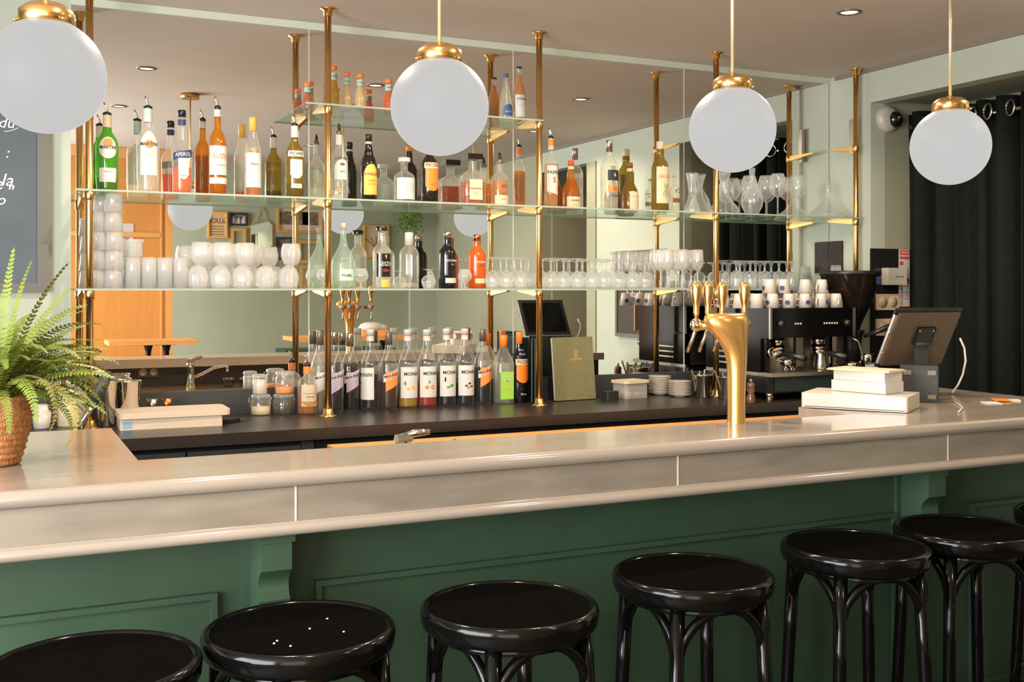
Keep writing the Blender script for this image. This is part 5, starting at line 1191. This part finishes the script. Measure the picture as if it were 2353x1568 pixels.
# ------------------------------------------------------------------ bar stools
SR = .198; SH = .84
def stool():
    r = thing('bar_stool', 'x', 'bar stool', (0, 0, 0), group='round black bar stools')
    MB().lathe([(.0001, SH-.006), (SR-.035, SH-.006), (SR-.014, SH-.005)], 48, close=False).build('seat', M_['seatblack'], r)
    MB().lathe([(SR-.03, SH-.030), (SR-.024, SH-.048), (SR-.012, SH-.050), (SR-.004, SH-.045), (SR, SH-.036), (SR+.002, SH-.014), (SR-.001, SH-.005), (SR-.006, SH-.001), (SR-.011, SH), (SR-.015, SH-.002), (SR-.018, SH-.006)], 56, close=False).build('seat_rim', M_['black'], r)
    MB().lathe([(SR-.03, SH-.065), (SR-.028, SH-.045), (SR-.05, SH-.045), (SR-.05, SH-.065), (SR-.03, SH-.065)], 40, close=False).build('under_frame', M_['black'], r)
    tops = []
    for k in range(4):
        a = pi/4+pi/2*k; d = Vector((cos(a), sin(a), 0)); p0 = d*(SR-.030)+Vector((0, 0, SH-.05)); p1 = d*(SR+.012)
        tops.append((d, p0, p1))
        MB().tube([p0, p0.lerp(p1, .3), p0.lerp(p1, .7), p1+Vector((0, 0, .001))], [.0185, .0175, .0165, .015], 14).build('leg', M_['black'], r)
    for k in range(4):       # bentwood arches between neighbouring legs
        d0, a0, b0 = tops[k]; d1, a1, b1 = tops[(k+1) % 4]
        pts = []
        for i in range(17):
            t = i/16; base = a0.lerp(b0, .16).lerp(a1.lerp(b1, .16), t); base.z = 0
            z = SH-.185+.125*sin(pi*min(1, max(0, t)))**.55
            bul = 1+.10*sin(pi*t)
            pts.append(Vector((base.x*bul, base.y*bul, z)))
        MB().tube(pts, .0125, 12).build('brace', M_['black'], r)
    pts = []
    for i in range(41):
        t = 2*pi*i/40; rr = SR+.002; pts.append((rr*cos(t), rr*sin(t), .30))
    MB().tube(pts, .011, 10).build('foot_ring', M_['black'], r)
    return r
so = stool(); first = True
for i, (px, Yd, t) in enumerate(((213, 2.185, 'black bentwood bar stool at the end below the fern, cut by the bottom edge'), (688, 2.23, 'black bentwood bar stool with crumbs on the seat, beside the one below the fern'), (1171, 2.19, 'black bentwood bar stool at the middle of the frame, third from the fern end'),
        (1591, 2.245, 'black bentwood bar stool directly below the beer tower'), (1964, 2.29, 'black bentwood bar stool overlapping the one before the far corbel'), (2215, 2.31, 'black bentwood bar stool standing just before the far corbel'), (2488, 2.31, 'black bar stool mostly cut off by the frame edge beyond the others'))):
    loc = (tX(px)*Yd, Yd-CAMD, 0); rz = radians((29, 19, 8, -2, -10, -15, -15)[i])
    if i == 0: so.location = loc; so.rotation_euler = (0, 0, rz); so['label'] = t
    else: dup(so, loc, rz, t)
    if i == 1:
        m = MB()
        for (a, b2) in ((752, 1423), (712, 1446), (790, 1453), (630, 1480), (637, 1474), (668, 1486)):
            q = at(a, b2, SH-.005); m.lathe([(.0001, 0), (.003, .001), (.002, .003), (.0001, .003)], 6, c=(q[0], q[1], SH-.006))
        o = m.build('crumbs', M_['cream']); o['kind'] = 'stuff'; tag(o, 'pale crumbs scattered on the second stool seat', 'crumbs')

# ------------------------------------------------------------------ the room behind the camera, seen in the mirror
def RX(px, Yw): # mirrored pixel column -> world x on the plane y = Yw
    return tX(px)*(CAMD-Yw)
def RZ(px, py_, Yw): return EYE+(HZ-py_)*(CAMD-Yw)*(cos(YAW)+tX(px)*sin(YAW))/F
YP = -4.86
pn_ = thing('wood_partition', 'orange varnished wooden door panel reaching the ceiling, seen in the mirror', 'partition', (1.0, YP, 0))
xr = RX(396, YP)-1.0
MB().box((-.55, -.05, 0), (xr, -.01, H-.002)).build('panel', M_['orange'], pn_)
m = MB(); m.box((xr-.055, -.01, 0), (xr, .01, H-.002)).box((xr-.10, -.01, .0), (xr-.085, .002, H-.30)).box((-.55, -.01, H-.09), (xr, .008, H-.002)).box((-.55, -.01, 1.98), (xr-.1, .004, 2.02)).box((-.55, -.01, 0), (-.50, .01, H))
m.build('panel_frame', M_['orangef'], pn_)
ns = thing('no_smoking_sign', 'white paper no-smoking sign on the orange wooden panel', 'sign', ((RX(270, YP)+RX(303, YP))/2, YP-.008, RZ(285, 552, YP)))
hw = (RX(303, YP)-RX(262, YP))/2; hz = (RZ(285, 513, YP)-RZ(285, 590, YP))/2
MB().box((-hw, 0, -hz), (hw, .002, hz)).build('sheet', M_['paper'], ns)
m = MB(); ring = [(.028*cos(t*pi/12), .003, .03+.028*sin(t*pi/12)) for t in range(25)]; m.tube(ring, .0025, 6).tube([(-.02, .003, .05), (.02, .003, .01)], .0025, 6); m.build('ring', M_['inkred'], ns)
MB().box((-.012, .002, .018), (.012, .003, .024)).build('cigarette', M_['ink'], ns)
YBK = YB
def frame(px0, px1, p0, p1, nm, t, fm, pm, fw=.02, txt=None, inner=True):
    x0 = RX(px0, YBK); x1 = RX(px1, YBK); z1 = RZ((px0+px1)/2, p0, YBK); z0 = RZ((px0+px1)/2, p1, YBK)
    r = thing(nm, t, 'picture', ((x0+x1)/2, YBK+.001, (z0+z1)/2)); hw = (x1-x0)/2; hz = (z1-z0)/2
    m = MB()
    for a, b2 in (((-hw, 0, -hz), (hw, .025, -hz+fw)), ((-hw, 0, hz-fw), (hw, .025, hz)), ((-hw, 0, -hz+fw), (-hw+fw, .025, hz-fw)), ((hw-fw, 0, -hz+fw), (hw, .025, hz-fw))): m.box(a, b2)
    m.build('picture_frame', M_[fm], r)
    MB().box((-hw+fw*.5, 0, -hz+fw*.5), (hw-fw*.5, .010, hz-fw*.5)).build('print', pm if not isinstance(pm, str) else M_[pm], r)
    return r, hw, hz
phot = mat('black_white_photo', rgb(110, 104, 96), .5, noise=.9, nscale=14)
etch = mat('etching_print', rgb(214, 186, 156), .6, noise=.08, nscale=10)
r, hw, hz = frame(476, 521, 487, 548, 'framed_poster', 'tan letterpress poster in a thin frame beside the mirrored globe', 'yell', mat('tan_poster', rgb(206, 176, 132), .6), .015)
m = MB(); MX = Matrix.Translation((0, .0115, 0)) @ Matrix.Rotation(pi, 4, 'Z') @ Matrix.Rotation(pi/2, 4, 'X')
text_flat(m, 'AGLUOGSI', .07, MX @ Matrix.Translation((0, hz*.3, 0)), True, 0, .8)
for k in (-.1, -.3, -.5, -.7): m.box((-hw*.7, .0105, k*hz-.004), (hw*.7, .0115, k*hz+.002))
m.build('lettering', M_['inkbr'], r)
r, hw, hz = frame(527, 568, 490, 519, 'framed_photo', 'small black and white photo of three figures in a black frame', 'ink', phot, .014)
for a, wd_, hh_ in ((-.6, .16, .6), (.0, .14, .35), (.55, .22, .55)): MB().lathe([(.0001, -hz*.7), (hw*wd_, -hz*.6), (hw*wd_*.9, hz*hh_*.1), (hw*wd_*.4, hz*hh_*.4), (hw*wd_*.5, hz*hh_*.7), (.0001, hz*hh_)], 10, c=(hw*a, .011, 0), sy=.08).build('figure', M_['labelw'], r)
frame(529, 564, 525, 567, 'framed_picture', 'gold double-framed dark picture below the small black and white photo', 'inkgold', 'wallolive', .03)
r, hw, hz = frame(635, 742, 467, 536, 'framed_print', 'large framed print of small grey buildings on a cream mount', 'orangef', etch, .022)
for a in (-.55, 0, .42): MB().box((hw*a-.08, .011, -.07), (hw*a+.08, .0125, .06)).build('etching', mat('grey_etching', rgb(120, 104, 84), .6, noise=.6, nscale=30), r)
frame(633, 672, 546, 596, 'framed_picture', 'black-framed photo of pale swirls behind the rounded tumbler', 'ink', phot, .012)
frame(682, 737, 553, 606, 'framed_picture', 'dark picture in a thick gold double frame below the large print', 'inkgold', 'wallolive', .035)
frame(594, 626, 593, 622, 'framed_photo', 'small warm-toned photo in a thin frame near the octagonal mirror', 'inkbr', mat('warm_photo', rgb(180, 130, 100), .5, noise=.5, nscale=20), .01)
frame(690, 712, 615, 662, 'framed_picture', 'narrow tall gold-framed picture, nearer the sage corner pillar', 'inkgold', 'cream', .018)
frame(716, 738, 615, 662, 'framed_picture', 'second narrow gold-framed picture beside its twin', 'inkgold', 'cream', .018)
r, hw, hz = frame(833, 891, 518, 592, 'framed_print', 'pale framed botanical sketch behind the gin bottle', 'yell', etch, .016)
m = MB()
for k in range(5): m.tube([(0, .012, -hz*.5), ((k-2)*.03, .012, -hz*.1), ((k-2)*.06, .012, hz*.3*(1-abs(k-2)*.2))], .003, 5)
m.build('sketch', M_['inkbr'], r)
# octagonal mirror on a chain
ox = (RX(574, YBK)+RX(626, YBK))/2; oz = (RZ(600, 508, YBK)+RZ(600, 573, YBK))/2; hw = (RX(626, YBK)-RX(574, YBK))/2; hz = (RZ(600, 508, YBK)-RZ(600, 573, YBK))/2
om = thing('octagonal_mirror', 'long octagonal mirror hung from a thin chain on the far wall', 'mirror', (ox, YBK+.002, oz)); c_ = .35*hw
oct_ = [(-hw+c_, -hz), (hw-c_, -hz), (hw, -hz+c_), (hw, hz-c_), (hw-c_, hz), (-hw+c_, hz), (-hw, hz-c_), (-hw, -hz+c_)]
RXM = Matrix(((1,0,0,0),(0,0,1,0),(0,1,0,0),(0,0,0,1)))
MB().prism(oct_, 0, .012, RXM).build('picture_frame', M_['inkgold'], om); MB().prism([(a*.93, b2*.95) for a, b2 in oct_], .012, .0145, RXM).build('mirror_glass', M_['mirror'], om)
MB().tube([(-hw*.5, .01, hz), (0, .01, hz*2.1)], .003, 6).tube([(hw*.5, .01, hz), (0, .01, hz*2.1)], .003, 6).build('chain', M_['inkgold'], om)
# hanging trailing plant
hx = (RX(905, YBK)+RX(956, YBK))/2; hp = thing('hanging_plant', 'trailing green plant hanging on the far wall near the pillar', 'hanging plant', (hx, YBK+.14, RZ(930, 480, YBK)))
MB().lathe([(.06, 0), (.10, .06), (.11, .12), (.10, .12)], 18).build('hanging_pot', M_['wicker'], hp)
m = MB(); rr = random.Random(5)
for k in range(700):
    a = rr.uniform(0, 2*pi); q = rr.uniform(0, .15); x = q*cos(a); y = q*sin(a)*.7; z = .10-rr.uniform(0, 1)**.8*.40*(1-.4*rr.random()); s = rr.uniform(.008, .016)
    d = Vector((rr.uniform(-1, 1), rr.uniform(-1, 1), rr.uniform(-1.5, 0))).normalized(); e = d.cross(Vector((0, 1, .3))).normalized()*s
    p = Vector((x, y, z)); m.add([p, p+d*s*1.2+e*.6, p+d*s*2.4, p+d*s*1.2-e*.6], [(0, 1, 2, 3)])
m.build('trailing_leaves', M_['hangplant'], hp)
struct('trim_5', MB().box((RX(938, YBK), YBK, 0), (XR, YBK+.05, H)), M_['wall'])
# small globe wall lamp before the octagonal mirror
# chalkboard on the right wall, seen in the mirror
ch = thing('menu_chalkboard', 'small dark chalkboard with white handwriting on the side wall by the curtain', 'chalkboard', (XR-.001, -1.98, 1.505))
MB().box((-.02, -.31, -.30), (-.001, .31, .30)).build('slate', M_['board2'], ch)
m = MB()
for a, b2 in (((-.03, -.33, -.32), (-.001, .33, -.295)), ((-.03, -.33, .295), (-.001, .33, .32)), ((-.03, -.33, -.295), (-.001, -.305, .295)), ((-.03, .305, -.295), (-.001, .33, .295))): m.box(a, b2)
m.build('board_frame', M_['boardf'], ch)
MWM = Matrix.Translation((-.0215, 0, 0)) @ Matrix.Rotation(-pi/2, 4, 'Z') @ Matrix.Rotation(pi/2, 4, 'X')
m = MB(); text_flat(m, 'Suggestion', .075, MWM @ Matrix.Translation((.04, .22, 0)), False, .3); text_flat(m, 'Entrée', .07, MWM @ Matrix.Translation((.05, .13, 0)), False, .3); text_flat(m, 'du chef', .07, MWM @ Matrix.Translation((.06, -.0, 0)), False, .3); text_flat(m, '. l . l', .07, MWM @ Matrix.Translation((.05, .06, 0)), False, .3)
m.build('chalk_writing', M_['chalk'], ch)
# high tables
def htable(xa, xb, ya, yb, z, t, legs):
    r = thing('high_table', t, 'high table', ((xa+xb)/2, (ya+yb)/2, 0)); hx_, hy_ = (xb-xa)/2, (yb-ya)/2
    MB().box((-hx_, -hy_, z-.035), (hx_, hy_, z)).build('table_top', M_['woodor'], r)
    for lx in legs: MB().lathe([(.17, 0), (.17, .012), (.03, .03), (.022, .05), (.022, z-.10), (.035, z-.05), (.05, z-.036)], 20, c=(lx, 0, 0)).build('pedestal', M_['blackpl'], r)
    MB().box((-hx_*.6, -.03, z-.045), (hx_*.6, .03, z-.035)).build('under_rail', M_['blackpl'], r)
htable(.80, 1.47, -4.55, -4.15, 1.135, 'varnished high table with black pedestal before the orange panel', (-.02, .12))
htable(RX(665, -4.4), 3.35, -4.65, -4.15, 1.135, 'long varnished high table farther along the room, with a napkin box', (-.3, .3))
be = MB().box((RX(650, -5.2), -5.5, 0), (RX(900, -5.2), -5.1, .98)).build('bench_back', M_['green']); tag(be, 'dark green panelled bench behind the long high table', 'bench')
nb = thing('napkin_box', 'orange wooden box heaped with white napkins on the long high table', 'napkin box', (3.0, -4.35, 1.136), .1)
MB().rbox((-.12, -.09, 0), (.12, .09, .05), .01).build('box_body', M_['woodor'], nb)
m = MB(); m.lathe([(.11, .05), (.115, .07), (.09, .10), (.05, .115), (.0001, .11)], 14, c=(-.02, 0, 0), sy=.75).lathe([(.07, .05), (.07, .07), (.05, .09), (.0001, .10)], 10, c=(.06, 0, 0), sy=.8); m.build('napkins', M_['paper'], nb)
